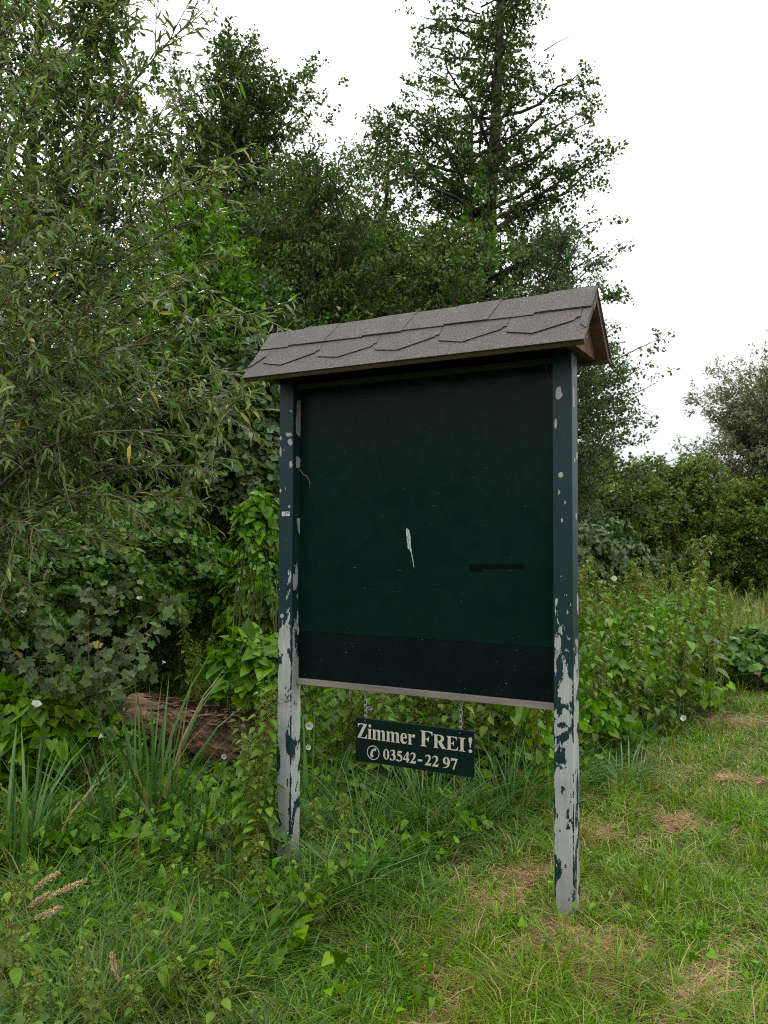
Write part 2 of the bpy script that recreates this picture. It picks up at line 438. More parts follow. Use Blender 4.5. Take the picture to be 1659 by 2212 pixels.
M['dropping'] = plain_mat('chalky_white', (.13, .17, .165), (.5, .54, .53), 170, .9, .2, (1, 1, .6))
# roofing felt: grey mineral grains
m, n, out = new_mat('mineral_felt')
p = nd(n, 'ShaderNodeBsdfPrincipled'); tc = nd(n, 'ShaderNodeTexCoord'); V = tc.outputs['Object']
c = mixc(n, rng_map(n, noise(n, V, 240, 2, .7), .38, .62, 0, 1), (.018, .0155, .014), (.155, .137, .126))
c = mixc(n, rng_map(n, noise(n, V, 7, 4), .4, .7, 0, .55), c, (.055, .05, .048))
c = mixc(n, rng_map(n, noise(n, V, 42, 2), .70, .74, 0, .7), c, (.03, .028, .027))
c = mixc(n, rng_map(n, noise(n, V, 21, 2), .73, .76, 0, .5), c, (.26, .19, .06))
n.links.new(c, p.inputs['Base Color']); p.inputs['Roughness'].default_value = .92
bm = nd(n, 'ShaderNodeBump'); bm.inputs['Distance'].default_value = .002
n.links.new(noise(n, V, 300, 3), bm.inputs['Height']); n.links.new(bm.outputs[0], p.inputs['Normal'])
n.links.new(p.outputs[0], out.inputs['Surface'])
M['felt'] = m

board = empty('notice_board', BR, -YAW)
tag(board, 'empty dark green notice board on two peeling posts under a small shingled roof', 'notice board')
def bevel(o, w):
    b = o.modifiers.new('bevel', 'BEVEL'); b.width = w; b.segments = 2; b.limit_method = 'ANGLE'
    return o
H2 = PW / 2
LX = -SPAN
posts = []
for x, sh, sd in ((0, 0.0, 3.1), (LX, .12, 11.7)):
    mb = MB()
    nz_ = 30
    mb.box(x - H2, x + H2, -H2, H2, -.5, 2.44)
    posts.append(bevel(mb.build('post', paint_mat('peeling_paint', sh, sd, x), board), .003))
    posts[-1]['label'] = 'square post with green paint peeling to grey' + (' by the mown strip' if x == 0 else ' standing in the weeds')
PV = .022                                                   # front of the panel
mb = MB(); mb.box(LX + H2 + .001, -H2 - .001, PV, PV + .018, 1.142, 2.46); mb.build('panel', M['panel'], board)
mb = MB(); mb.box(LX + H2 + .001, -H2 - .001, PV - .003, PV + .017, .902, 1.140); mb.build('lower_panel', M['panel_low'], board)
mb = MB(); mb.box(LX + H2 - .006, -H2 + .002, -.004, .036, .872, .900); bevel(mb.build('bottom_ledge', M['old_wood'], board), .002)
mb = MB(); mb.box(LX + H2 + .001, -H2 - .001, -.012, PV - .001, 2.392, 2.416); bevel(mb.build('top_rail', plain_mat('dull_green_rail', (.025, .04, .033), (.05, .065, .055), 20, .7), board), .002)

# roof
RIDGE, CD, SD = 2.6826, .6735, .7392
XL, XR, SL = LX - .138, .1465, .3274
def rp(side, a, b, h):
    if b <= 1e-6: b = -h * SD / CD
    return (a, side * (b * CD + h * SD), RIDGE - b * SD + h * CD)
def slab(mb, side, poly, h0, h1):
    P0 = np.array([rp(side, a, b, h0) for a, b in poly]); P1 = np.array([rp(side, a, b, h1) for a, b in poly])
    k = len(poly)
    if side > 0: P0, P1 = P0[::-1], P1[::-1]
    cb, ct = P0.mean(0), P1.mean(0)
    V = np.vstack([P0, P1, [cb], [ct]])
    T = []
    for i in range(k):
        j = (i + 1) % k
        T += [(2 * k, i, j), (2 * k + 1, k + j, k + i), (i, k + i, k + j), (i, k + j, j)]
    mb.add(V, T)
roof = empty('roof', parent=board)
for side in (-1, 1):
    mb = MB(); slab(mb, side, [(XL + .004, 0), (XR - .004, 0), (XR - .004, SL + .002), (XL + .004, SL + .002)], -.005, -.0012)
    mb.build('felt_underlay', M['felt'], roof)
    for k in range(3):
        b0, b1 = k * SL / 3 + (.0015 if k else 0), (k + 1) * SL / 3 - .0015
        mb = MB(); jx = rng.uniform(-.003, .003, 2)
        slab(mb, side, [(XL + .006 + jx[0], b0), (XR - .006 + jx[1], b0), (XR - .006 + jx[1], b1), (XL + .006 + jx[0], b1)], -.028 + rng.uniform(-.001, .001), -.0055)
        mb.build('roof_plank', M['roof_wood'], roof)
    mb = MB(); slab(mb, side, [(XL, SL - .002), (XR, SL - .002), (XR, SL + .016), (XL, SL + .016)], -.031, -.006)
    bevel(mb.build('eave_board', M['edge_wood'], roof), .003)
    mb = MB(); slab(mb, side, [(XL - .002, .02), (XR + .002, .02), (XR + .003, SL + .02), (XL - .003, SL + .02)], -.001, .003)
    mb.build('starter_shingle', M['felt'], roof)
    nt_ = 6; wt = (XR - XL) / 5.35
    for k in range(-1, nt_):
        a0 = XL + wt * (k + .22) if side < 0 else XL + wt * (k + .5)
        a1 = a0 + wt
        j = rng.uniform(-.006, .006, 4)
        poly = [(a0 + .006, .09), (a1 + .002, .09), (a1 + .003, .188), (a1 - .012, .190), (a1 - .022, .208 + j[0]), (a0 + wt * .42, .272 + j[2]), (a0 + .012, .242 + j[3]), (a0 + .006, .20)]
        poly = [(min(max(a, XL - .001), XR + .001), b) for a, b in poly]
        if max(a for a, b in poly) - min(a for a, b in poly) < .02: continue
        mb = MB(); lift = rng.uniform(0, .0012)
        slab(mb, side, poly, .0050 + lift, .0088 + lift); mb.build('shingle', M['felt'], roof)
ncap = 8
xs = np.linspace(XL, XR, ncap + 1)
for k in range(ncap):
    mb = MB(); a0, a1 = xs[k], xs[k + 1] + .0
    s = .035; lf = rng.uniform(0, .0015) + .003 * (k % 2); low = .128 + rng.uniform(-.004, .004)
    for side in (-1, 1):
        l0 = a0 if k == 0 else a0 - s; l1 = a1 if k == ncap - 1 else a1 - s
        slab(mb, side, [(a0 + .0015, 0), (a1 - .0015, 0), (l1 - .0015, low + .004), (l0 + .0015, low - .003)], .0115, .0152 + lf)
    mb.build('ridge_shingle', M['felt'], roof)
for x0, x1 in ((H2 + .001, H2 + .043), (LX - H2 - .043, LX - H2 - .001)):
    mb = MB()
    mb.prism([(x0, -.197, 2.428), (x0, .197, 2.428), (x0, 0, 2.640)], (x1 - x0, 0, 0))
    g = mb.build('gable_block', M['roof_wood'], roof)
    for yy, zz in ((-.035, 2.497), (.01, 2.492)):
        mb = MB(); xe = x1 if x0 > 0 else x0
        sg = 1 if x0 > 0 else -1
        mb.tube([(xe, yy, zz), (xe + sg * .012, yy, zz + .002)], [.009, .007], 6, True); mb.build('screw', M['metal'], g)

# patches where the green paint has fallen off, and other marks
def blob(cx, cy, rx, ry, k=9, j=.22, rot=0.0):
    a = np.linspace(0, 2 * np.pi, k, endpoint=False) + rng.uniform(0, .5)
    r = 1 + rng.uniform(-j, j, k)
    X, Y = np.cos(a) * rx * r, np.sin(a) * ry * r
    return [(cx + x * math.cos(rot) - y * math.sin(rot), cy + x * math.sin(rot) + y * math.cos(rot)) for x, y in zip(X, Y)]
def patch_front(poly, v=-H2, name='bare_patch', mat='bare', parent=None, t=.0007, lim=None):
    P = [on_board(x, y, v) for x, y in poly]
    if lim: P = [(min(max(x, lim[0]), lim[1]), z) for x, z in P]
    mb = MB(); mb.prism([(x, v - t, z) for x, z in P], (0, t * .9, 0)); return mb.build(name, M[mat], parent)
def patch_side(poly, x, parent, lim=(-H2 + .002, H2 - .002)):
    P = [on_side(a, b, x) for a, b in poly]
    P = [(min(max(y, lim[0]), lim[1]), z) for y, z in P]
    mb = MB(); mb.prism([(x + .0001, y, z) for y, z in P], (.0007, 0, 0)); return mb.build('bare_patch', M['bare'], parent)
LR, LL = (-H2 + .002, H2 - .002), (LX - H2 + .002, LX + H2 - .002)
for cx, cy, rx, ry, k in ((1207, 850, 7.5, 13, 9), (1200.5, 915, 3.6, 10, 7), (1211, 1025, 5.5, 7, 6), (1208, 1063, 3, 7, 3), (1221, 1085, 3, 5, 3), (1214, 1124, 2.5, 5, 4), (1226, 1322, 2.6, 6, 3), (1220, 1452, 3, 5, 3), (1202, 1300, 3, 8, 6), (1206, 1391, 7, 20, 9), (1212, 1245, 1.2, 2, 4)):
    patch_front(blob(cx, cy, rx, ry, k, .3), parent=posts[0], lim=LR)
for cx, cy, rx, ry, k in ((628, 888, 4, 3, 4), (623, 939, 8, 4, 5), (626, 954, 6.5, 8, 7), (606, 947, 3, 6, 5), (606, 975, 3, 10, 5), (614, 972, 1.5, 4, 3), (628, 1002, 4.5, 8, 5), (606, 1060, 2.6, 4, 4), (617, 1056, 1.2, 4, 3), (625, 1094, 2.6, 4, 4), (609, 1330, 4, 5, 5), (622, 1352, 6, 5, 5), (617, 1366, 8.5, 20, 9)):
    patch_front(blob(cx, cy, rx, ry, k, .3), parent=posts[1], lim=LL)
for poly in ([(641, 866), (650, 864), (652, 880), (651, 938), (645, 943), (640, 937), (639, 905), (643, 893)], [(639, 987), (644, 986), (650, 994), (650, 1006), (645, 1012), (640, 1010)], [(641, 1120), (648, 1119), (650, 1140), (648, 1157), (644, 1148)]):
    patch_side(poly, LX + H2, posts[1])
for poly in ([(1237, 838), (1240, 836), (1241, 880), (1238, 879)], [(1238, 815), (1240, 800), (1240, 812)], [(1245, 975), (1248, 978), (1247, 995), (1244, 990)], [(1240, 990), (1242, 989), (1242, 997), (1240, 997)], [(1243, 1108), (1246, 1110), (1245, 1124), (1243, 1120)], [(1246, 1280), (1250, 1290), (1249, 1330), (1246, 1315)], [(1242, 1420), (1248, 1410), (1249, 1440), (1244, 1450)]):
    patch_side(poly, H2, posts[0])
stk = patch_front([(609, 1105.5), (625.5, 1105), (625.5, 1114.5), (609, 1115)], name='sticker', mat='sticker', parent=board, t=.0005)
for poly in ([(609.4, 1109.8), (625.2, 1109.4), (625.2, 1110.4), (609.4, 1110.8)], [(616.4, 1105.6), (617.3, 1105.6), (617.3, 1114.6), (616.4, 1114.6)], [(611, 1107.3), (615.5, 1107.1), (615.5, 1108.6), (611, 1108.8)], [(618.5, 1106.6), (624, 1106.4), (624, 1108.6), (618.5, 1108.8)], [(611, 1112), (615.5, 1111.9), (615.5, 1113.2), (611, 1113.3)], [(618.5, 1111.7), (622.5, 1111.6), (622.5, 1113), (618.5, 1113.1)]):
    patch_front(poly, v=-H2 - .0005, name='print', mat='ink', parent=stk, t=.0004)
patch_front([(877, 1143), (880, 1141), (884, 1146), (887, 1160), (888, 1184), (890, 1190), (888.5, 1196), (885, 1187), (881, 1185), (879, 1165)], v=PV, name='dropping', mat='dropping', parent=board, t=.0008)
patch_front([(887.6, 1192), (889.6, 1191), (893, 1212), (895.4, 1227), (894.4, 1227.4), (891.5, 1213)], v=PV, name='dropping', mat='dropping', parent=board, t=.0008)
M['scuff'] = plain_mat('dull_scuffed_paint', (.0007, .003, .0022), (.002, .0045, .003), 60, .9, .05)
patch_front([(1014, 1218), (1131, 1219), (1131, 1229), (1041, 1229), (1041, 1236), (1014, 1234)], v=PV, name='glue_residue', mat='scuff', parent=board, t=.0006)
# dry blades caught on the board
def wisp(pts, label, r=.0012):
    mb = MB(); mb.tube(pts, np.linspace(r * 1.6, r * .5, len(pts)), 4, True)
    return tag(mb.build('dry_grass_wisp', M['straw']), label, 'dry grass')
def bw(x, v, z): return BR + BU * x + BV * v + np.array([0, 0, z])
def wpts(px, v0=-.004):
    return [bw(*[q for q in (on_board(x, y, v0 - .004 * i)[0], v0 - .004 * i, on_board(x, y, v0 - .004 * i)[1])]) for i, (x, y) in enumerate(px)]
wisp(wpts([(646, 1013), (650, 1017), (655, 1025), (662, 1028), (667, 1036), (670, 1045), (668, 1055)], PV - .002), 'curled tan grass blade stuck to the inner side of the board by the weedy post', .0022)
wisp(wpts([(1179, 775), (1180, 792), (1183, 806), (1189, 818), (1194, 826)], PV - .002), 'thin dry stalk hanging below the roof beside the post at the mown strip', .0013)

# ------------------------------------------------------------------ hanging sign
def glyph(parts): return parts
def q2poly(pts):
    out = []; n_ = len(pts)
    for i, p in enumerate(pts):
        if len(p) == 2: out.append(p)
        else:
            a = pts[i - 1]; b = pts[(i + 1) % n_]
            if len(a) == 3: a = ((a[0] + p[0]) / 2, (a[1] + p[1]) / 2)
            if len(b) == 3: b = ((b[0] + p[0]) / 2, (b[1] + p[1]) / 2); endp = True
            else: endp = False
            for t in (.2, .4, .6, .8) + ((1.0,) if endp else ()):
                out.append(((1 - t) ** 2 * a[0] + 2 * t * (1 - t) * p[0] + t * t * b[0], (1 - t) ** 2 * a[1] + 2 * t * (1 - t) * p[1] + t * t * b[1]))
    return out
def ell(cx, cy, rx, ry, k=24): return [(cx + rx * math.cos(2 * math.pi * i / k), cy + ry * math.sin(2 * math.pi * i / k)) for i in range(k)]
Q = 'q'
G = {
'Z': (640, [[(50, 500), (57, 676), (606, 676), (606, 652), (224, 38), (390, 38), (560, 45, Q), (592, 195), (617, 195), (598, 0), (28, 0), (28, 24), (410, 638), (270, 638), (110, 630, Q), (76, 500)]]),
'i': (278, [[(20, 0), (258, 0), (258, 24), (208, 28, Q), (208, 60), (208, 473), (16, 461), (16, 437), (66, 432, Q), (66, 395), (66, 60), (66, 26, Q), (20, 24)], ell(139, 610, 78, 78)]),
'm': (833, [[(14, 0), (250, 0), (250, 24), (207, 28, Q), (207, 60), (207, 365), (240, 410, Q), (285, 410), (347, 410, Q), (347, 330), (347, 60), (345, 28, Q), (305, 24), (305, 0), (530, 0), (530, 24), (488, 28, Q), (488, 60), (488, 365), (520, 410, Q), (562, 410), (626, 410, Q), (626, 330), (626, 60), (622, 28, Q), (582, 24), (582, 0), (819, 0), (819, 24), (767, 28, Q), (767, 60), (767, 320), (767, 478, Q), (640, 478), (545, 478, Q), (480, 392), (460, 478, Q), (362, 478), (270, 478, Q), (207, 397), (207, 461), (16, 461), (16, 437), (66, 432, Q), (66, 390), (66, 60), (66, 26, Q), (14, 24)]]),
'e': (444, [[(408, 245), (172, 245), (178, 75, Q), (275, 72), (345, 72, Q), (398, 140), (418, 128), (365, -14, Q), (228, -14), (28, -14, Q), (28, 226), (28, 478, Q), (235, 478), (405, 478, Q)], [(170, 282), (172, 442, Q), (232, 442), (292, 442, Q), (292, 282)]]),
'r': (444, [[(14, 0), (268, 0), (268, 24), (207, 28, Q), (207, 70), (207, 270), (212, 385, Q), (262, 385), (296, 325, Q), (352, 325), (425, 330, Q), (430, 400), (425, 478, Q), (350, 478), (270, 478, Q), (207, 370), (207, 461), (14, 461), (14, 437), (66, 432, Q), (66, 390), (66, 60), (66, 26, Q), (14, 24)]]),
'F': (600, [[(16, 0), (300, 0), (300, 24), (237, 28, Q), (237, 70), (237, 310), (280, 310), (370, 312, Q), (385, 215), (412, 215), (412, 445), (385, 445), (370, 348, Q), (280, 348), (237, 348), (237, 638), (370, 638), (530, 640, Q), (555, 500), (582, 500), (577, 676), (16, 676), (16, 652), (80, 646, Q), (80, 600), (80, 70), (80, 28, Q), (16, 24)]]),
'E': (640, [[(16, 0), (600, 0), (625, 190), (598, 190), (560, 38, Q), (400, 38), (300, 38), (237, 38, Q), (237, 80), (237, 320), (275, 320), (365, 320, Q), (380, 230), (407, 230), (407, 450), (380, 450), (365, 358, Q), (275, 358), (237, 358), (237, 638), (360, 638), (520, 640, Q), (545, 510), (572, 510), (567, 676), (16, 676), (16, 652), (80, 646, Q), (80, 600), (80, 70), (80, 28, Q), (16, 24)]]),
'R': (722, [[(26, 0), (300, 0), (300, 24), (243, 28, Q), (243, 70), (243, 330), (268, 330), (480, 0), (715, 0), (715, 24), (680, 26, Q), (640, 80), (455, 345), (605, 375, Q), (605, 505), (605, 676, Q), (340, 676), (26, 676), (26, 652), (86, 646, Q), (86, 600), (86, 70), (86, 28, Q), (26, 24)], [(243, 365), (290, 365), (440, 365, Q), (440, 505), (440, 638, Q), (300, 638), (243, 638)]]),
'I': (389, [[(20, 0), (370, 0), (370, 24), (274, 28, Q), (274, 80), (274, 600), (274, 648, Q), (370, 652), (370, 676), (20, 676), (20, 652), (116, 648, Q), (116, 600), (116, 80), (116, 28, Q), (20, 24)]]),
'!': (300, [[(146, 205), (176, 205), (196, 380), (238, 560), (252, 691, Q), (161, 691), (70, 691, Q), (84, 560), (126, 380)], ell(161, 62, 78, 78)]),
'0': (500, [ell(250, 338, 226, 350, 32), ell(250, 338, 88, 312, 28)]),
'2': (500, [[(17, 22), (17, 0), (432, 0), (480, 190), (452, 190), (425, 130, Q), (370, 130), (195, 130), (440, 350, Q), (440, 505), (440, 688, Q), (250, 688), (85, 688, Q), (30, 505), (55, 496), (105, 608, Q), (190, 608), (298, 608, Q), (298, 470), (298, 320, Q)]]),
'3': (500, [[(28, 520), (52, 512), (100, 612, Q), (185, 612), (275, 612, Q), (275, 525), (275, 410, Q), (140, 372), (140, 345), (312, 335, Q), (312, 175), (312, 40, Q), (222, 40), (180, 40, Q), (150, 75), (118, 118, Q), (70, 118), (15, 105, Q), (15, 50), (15, -14, Q), (160, -14), (462, -14, Q), (462, 220), (462, 370, Q), (335, 402), (432, 455, Q), (432, 555), (432, 688, Q), (260, 688), (90, 688, Q)]]),
'4': (500, [[(275, 0), (415, 0), (415, 135), (478, 135), (478, 238), (415, 238), (415, 688), (330, 688), (20, 228), (20, 135), (275, 135)], [(275, 238), (80, 238), (275, 535)]]),
'5': (500, [[(150, 676), (445, 676), (402, 555), (172, 555), (158, 500), (460, 480, Q), (460, 225), (460, -14, Q), (170, -14), (15, -14, Q), (15, 60), (15, 118, Q), (70, 118), (125, 118, Q), (160, 75), (190, 40, Q), (235, 40), (345, 40, Q), (345, 180), (345, 360, Q), (58, 372)]]),
'7': (500, [[(48, 676), (478, 676), (478, 645), (250, -14), (152, -14), (340, 556), (180, 556), (95, 556, Q), (55, 465), (28, 475)]]),
'9': (500, [[(26, -14), (472, 0, Q), (472, 400), (472, 688, Q), (245, 688), (24, 688, Q), (24, 455), (24, 245, Q), (210, 245), (290, 245, Q), (322, 292), (300, 50, Q), (26, 12)], ell(245, 478, 76, 172, 20)]),
'-': (330, [[(44, 165), (287, 165), (287, 290), (44, 290)]]),
}
def curve_mesh(name, contours, depth):
    cu = bpy.data.curves.new(name, 'CURVE'); cu.dimensions = '2D'; cu.fill_mode = 'BOTH'; cu.extrude = depth / 2
    for c_ in contours:
        sp = cu.splines.new('POLY'); sp.points.add(len(c_) - 1); sp.use_cyclic_u = True
        for pt, (x, y) in zip(sp.points, c_): pt.co = (x, y, 0, 1)
    ob = bpy.data.objects.new(name, cu); COL.objects.link(ob)
    dg = bpy.context.evaluated_depsgraph_get()
    me = bpy.data.meshes.new_from_object(ob.evaluated_get(dg))
    bpy.data.objects.remove(ob); bpy.data.curves.remove(cu)
    return me
SV = .016
tl, tr, br_, bl = on_board(769, 1549.6, SV), on_board(1024, 1580, SV), on_board(1022.4, 1679.6, SV), on_board(767.3, 1643, SV)
sx0, sx1 = (tl[0] + bl[0]) / 2, (tr[0] + br_[0]) / 2
sz1, sz0 = (tl[1] + tr[1]) / 2, (bl[1] + br_[1]) / 2
SWD, SHT = sx1 - sx0, sz1 - sz0
hang = empty('hanging_sign', BR + np.array([0, 0, 0]), -YAW)
tag(hang, 'small dark green sign with cream lettering hanging on two chains below the notice board', 'sign')
mb = MB(); mb.box(sx0, sx1, SV, SV + .012, sz0, sz1); bevel(mb.build('sign_board', M['sign'], hang), .0015)
def put(ch_contours, name, ox, oz, s, sxs=1.0):
    cs = [[(ox + x * s * sxs / 1000, y * s / 1000) for x, y in q2poly(c_)] for c_ in ch_contours]
    me = curve_mesh(name, cs, .0012); me.materials.append(M['cream'])
    o = link(name, me, hang); o.rotation_euler = (math.pi / 2, 0, 0); o.location = (0, SV - .0007, oz)
    return o
def word(txt, x0, x1, base, cap, small=None):
    tot = 0
    for i, ch in enumerate(txt):
        tot += 250 if ch == ' ' else G[ch][0] * (small if (small and i) else 1)
    s = cap / .676; k = (x1 - x0) / (tot / 1000 * s); x = x0
    for i, ch in enumerate(txt):
        q = small if (small and i) else 1
        if ch == ' ': x += .25 * s * k; continue
        put(G[ch][1], 'letter', x, base, s * q, k)
        x += G[ch][0] / 1000 * s * q * k
fx = lambda s: sx0 + SWD * s
fz = lambda t: sz1 - SHT * t
word('Zimmer', fx(.014), fx(.525), fz(.462), SHT * .335)
word('FREI', fx(.566), fx(.938), fz(.462), SHT * .345, .86)
word('!', fx(.945), fx(1.0), fz(.462), SHT * .32)
word('03542', fx(.246), fx(.535), fz(.875), SHT * .235)
word('-', fx(.540), fx(.590), fz(.865), SHT * .235)
word('22', fx(.603), fx(.722), fz(.875), SHT * .235)
word('97', fx(.752), fx(.876), fz(.875), SHT * .235)
# telephone mark: ring and slanted handset
rr = SHT * .165
pc_x, pc_z = fx(.160), fz(.765)
me = curve_mesh('telephone_ring', [ell(0, 0, rr, rr, 40), ell(0, 0, rr * .89, rr * .89, 40)], .0012); me.materials.append(M['cream'])
o = link('telephone_ring', me, hang); o.rotation_euler = (math.pi / 2, 0, 0); o.location = (pc_x, SV - .0007, pc_z)
hs_ = [(.22, .64), (.44, .58), (.47, .30), (.25, .26), (.16, .34), (-.02, .20, Q), (-.10, -.12), (-.12, -.26), (.03, -.34), (.02, -.56), (-.18, -.68), (-.42, -.60), (-.46, -.20), (-.36, .25, Q), (-.02, .52)]
me = curve_mesh('handset', [[(x * rr, y * rr) for x, y in q2poly(hs_)]], .0012); me.materials.append(M['cream'])
o = link('handset', me, hang); o.rotation_euler = (math.pi / 2, 0, 0); o.location = (pc_x, SV - .0007, pc_z)
# chains
a_ = np.linspace(0, 2 * np.pi, 17)
path = np.stack([.0065 * np.cos(a_), np.zeros(17), .0065 * np.sin(a_) + .0095 * np.sign(np.sin(a_)) * (np.abs(np.sin(a_)) > .05)], -1)
mbl = MB(); mbl.tube(path, .0021, 5); link_me = mbl.mesh('link', True); link_me.materials.append(M['metal'])
for sgn, (tx, ty), (bx, by) in ((0, (788.5, 1490), (790, 1556)), (1, (996, 1511), (994.7, 1577))):
    ax, az = on_board(tx, ty, SV + .003); cx, cz = on_board(bx, by, SV + .003)
    az = .874
    ch = empty('chain', (0, 0, 0), parent=hang)
    z_bot = sz1 - .012; nl = 6; pitch = (az + .004 - z_bot) / nl
    for k in range(nl):
        o = link('link', link_me, ch)
        o.location = (ax + (cx - ax) * (k + .5) / nl, SV + .004, az - pitch * (k + .5) + .002)
        o.rotation_euler = (0, rng.uniform(-.08, .08), (math.pi / 2 if k % 2 else .15) + rng.uniform(-.15, .15))
        o.scale = (1, 1, pitch / .0265)

# ------------------------------------------------------------------ trees
def grow(seed, H, r0, prof, n_limb, h0, el, sub=4.0, tw=5.0, nl=8, size=.085, tpl=L_SMALL, upturn=.1, lean=(0, 0),
         side=None, twig_wood=False, tlen=(.18, .4), hang=.25, sub_len=.5, top_bare=0, sub_el=.25):
    global rng
    keep, rng = rng, np.random.default_rng(seed)
    wood, leaf, fine = MB(), MB(), MB()
    k = 12
    t = np.linspace(0, 1, k)
    wx, wy = rng.uniform(-1, 1, 2)
    tr = np.stack([lean[0] * H * t ** 1.3 + .012 * H * np.sin(t * 5 + wx * 3), lean[1] * H * t ** 1.3 + .012 * H * np.sin(t * 4 + wy * 3), H * t], -1)
    wood.tube(tr, r0 * (1 - t) ** .8 + .012, 8)
    B, Dr, Ln = [], [], []
    az = rng.uniform(0, 6.28)
    for i in range(n_limb):
        f = h0 + (1 - h0) * ((i + rng.uniform(0, .9)) / n_limb)
        az += 2.4 + rng.normal(0, .5)
        L = prof(f) * rng.uniform(.55, 1.18)
        if side is not None: L *= side(az)
        if L < .12: continue
        e = el(f) + rng.normal(0, .16)
        p0 = np.array([np.interp(f, t, tr[:, j]) for j in range(3)])
        d0 = np.array([math.cos(az) * math.cos(e), math.sin(az) * math.cos(e), math.sin(e)])
        s = np.linspace(0, 1, 7)
        pl = p0 + d0 * L * s[:, None] + np.array([0, 0, 1.0]) * upturn * L * (s ** 2)[:, None]
        pl += np.cumsum(rnd(7, .025 * L), 0) * (s[:, None] > 0)
        rl = max(.010, r0 * .34 * (1 - f) ** .6 * min(1, L / 2))
        fine.tube(pl, rl * (1 - s) ** .7 + .006, 5)
        ns = max(3, int(L * sub))
        for q in range(ns):
            u = rng.uniform(.06, 1.0)
            b = np.array([np.interp(u, s, pl[:, j]) for j in range(3)])
            sg = 1 if q % 2 else -1
            a2 = az + sg * rng.uniform(.4, 1.25)
            e2 = e * .5 + rng.normal(sub_el * .3, sub_el)
            l2 = max(.22, L * sub_len * (1 - .55 * u) * rng.uniform(.5, 1.2))
            d2 = np.array([math.cos(a2) * math.cos(e2), math.sin(a2) * math.cos(e2), math.sin(e2)])
            sp = np.linspace(0, 1, 4)[:, None]
            p2 = b + d2 * l2 * sp + np.cumsum(rnd(4, .03 * l2), 0) * (sp > 0)
            fine.tube(p2, np.linspace(max(.006, rl * .3), .004, 4), 3)
            nt_ = max(2, int(l2 * tw))
            uu = rng.uniform(.15, 1.05, nt_)
            B.append(np.stack([np.interp(uu, sp[:, 0], p2[:, j]) for j in range(3)], -1))
            Dr.append(unit(d2 + rnd(nt_, .75)))
            Ln.append(rng.uniform(tlen[0], tlen[1], nt_))
    B, Dr, Ln = np.vstack(B), np.vstack(Dr), np.concatenate(Ln)
    if twig_wood:
        for b, d, l in zip(B, Dr, Ln): fine.tube([b, b + d * l * .5 + rnd(1, .01)[0], b + d * l], [.004, .003, .002], 3)
    N = len(B)
    idx = np.repeat(np.arange(N), nl)
    u = rng.uniform(.1, 1.08, N * nl)[:, None]
    pos = B[idx] + Dr[idx] * Ln[idx][:, None] * u + rnd(N * nl, size * .45)
    Y = unit(Dr[idx] * .7 + rnd(N * nl, .65) + np.array([0, 0, -hang]))
    Z = unit(np.array([0, 0, .9]) + rnd(N * nl, .6))
    scatter(leaf, tpl, pos, Y, Z, size * rng.uniform(.65, 1.3, N * nl))
    rng = keep
    return wood, fine, leaf
def plant_tree(name, label, cat, px, D, built, mat, bark='bark', group=None, twice=2.35):
    x = at(px, 1171, D)[0]
    o = empty(name, (x, D, float(gz(x, D)) - .05))
    tag(o, label, cat, group)
    w, f, l = built
    w.build('trunk', M[bark], o, True); f.build('branches', M[bark], o)['kind'] = 'stuff'
    tag(l.build('crown', M[mat], o), kind='stuff')
    if twice:                                       # a second set of boughs between the first ones
        for ch in [c_ for c_ in o.children if c_.name.startswith(('branches', 'crown'))]:
            c2 = ch.copy(); COL.objects.link(c2); c2.parent = o; c2.rotation_euler = (0, 0, twice); c2.location = (0, 0, -.12)
    return o
def top_h(py, D): return float(at(829, py, D)[2])

def cone(w, p=.9, f0=.25):
    return lambda f: w * (min(1, (f / f0)) ** .5) * max(0, (1 - f)) ** p + .15
def tall_prof(f):
    return float(np.interp(f, [0, .15, .3, .40, .48, .54, .60, .66, .8, 1], [2.2, 2.5, 2.7, 2.8, 2.6, 2.1, 1.65, 1.45, 1.15, .15]))
def dome(w, p=2.2, c=.5):
    return lambda f: w * max(0.05, 1 - abs((f - c) / (1 - c if f > c else c + .25)) ** p)

tall = plant_tree('alder_tree', 'tallest alder with dark twin trunk and layered branches rising behind the board roof', 'tree', 1062, 18,
    grow(11, 20.0, .2, tall_prof, 100, .12, lambda f: .02 + .5 * f ** 1.4, 5.6, 8.6, 15, .08, upturn=.12, sub_len=.36, sub_el=.22), 'alder')
w2 = MB(); t_ = np.linspace(0, 1, 9)                        # its second stem
w2.tube(np.stack([-.32 - .1 * t_, .1 + 0 * t_, 11.5 * t_], -1), .15 * (1 - t_) + .02, 8); w2.build('second_stem', M['bark'], tall, True)
for px0, py0, px1, py1 in ((925, 165, 875, 145), (930, 160, 885, 118), (1215, 95, 1245, 72), (930, 245, 850, 215)):   # dead twigs reaching out of the crown
    a0, a1 = at(px0 + 40 if px1 < px0 else px0 - 40, py0 + 15, 18), at(px1, py1, 18); mid = (a0 + a1) / 2 + rnd(1, .12)[0]
    w2 = MB(); w2.tube(np.array([a0, mid, a1]) - np.array(tall.location), [.02, .013, .006], 4)
    w2.build('dead_twig', M['dead_twig'], tall)
plant_tree('alder_tree', 'slim round-topped alder between the willow and the middle trees', 'tree', 492, 20,
    grow(21, top_h(105, 20), .14, dome(2.5, 2.6, .66), 100, .2, lambda f: .1 + .7 * f, 5.0, 6.2, 14, .088, sub_el=.35), 'alder')
plant_tree('alder_tree', 'thin airy alder standing left of the tallest alder', 'tree', 828, 19,
    grow(31, top_h(226, 19), .1, dome(1.7, 1.6, .45), 76, .1, lambda f: .05 + .6 * f, 4.4, 5.4, 12, .08, sub_el=.3), 'alder')
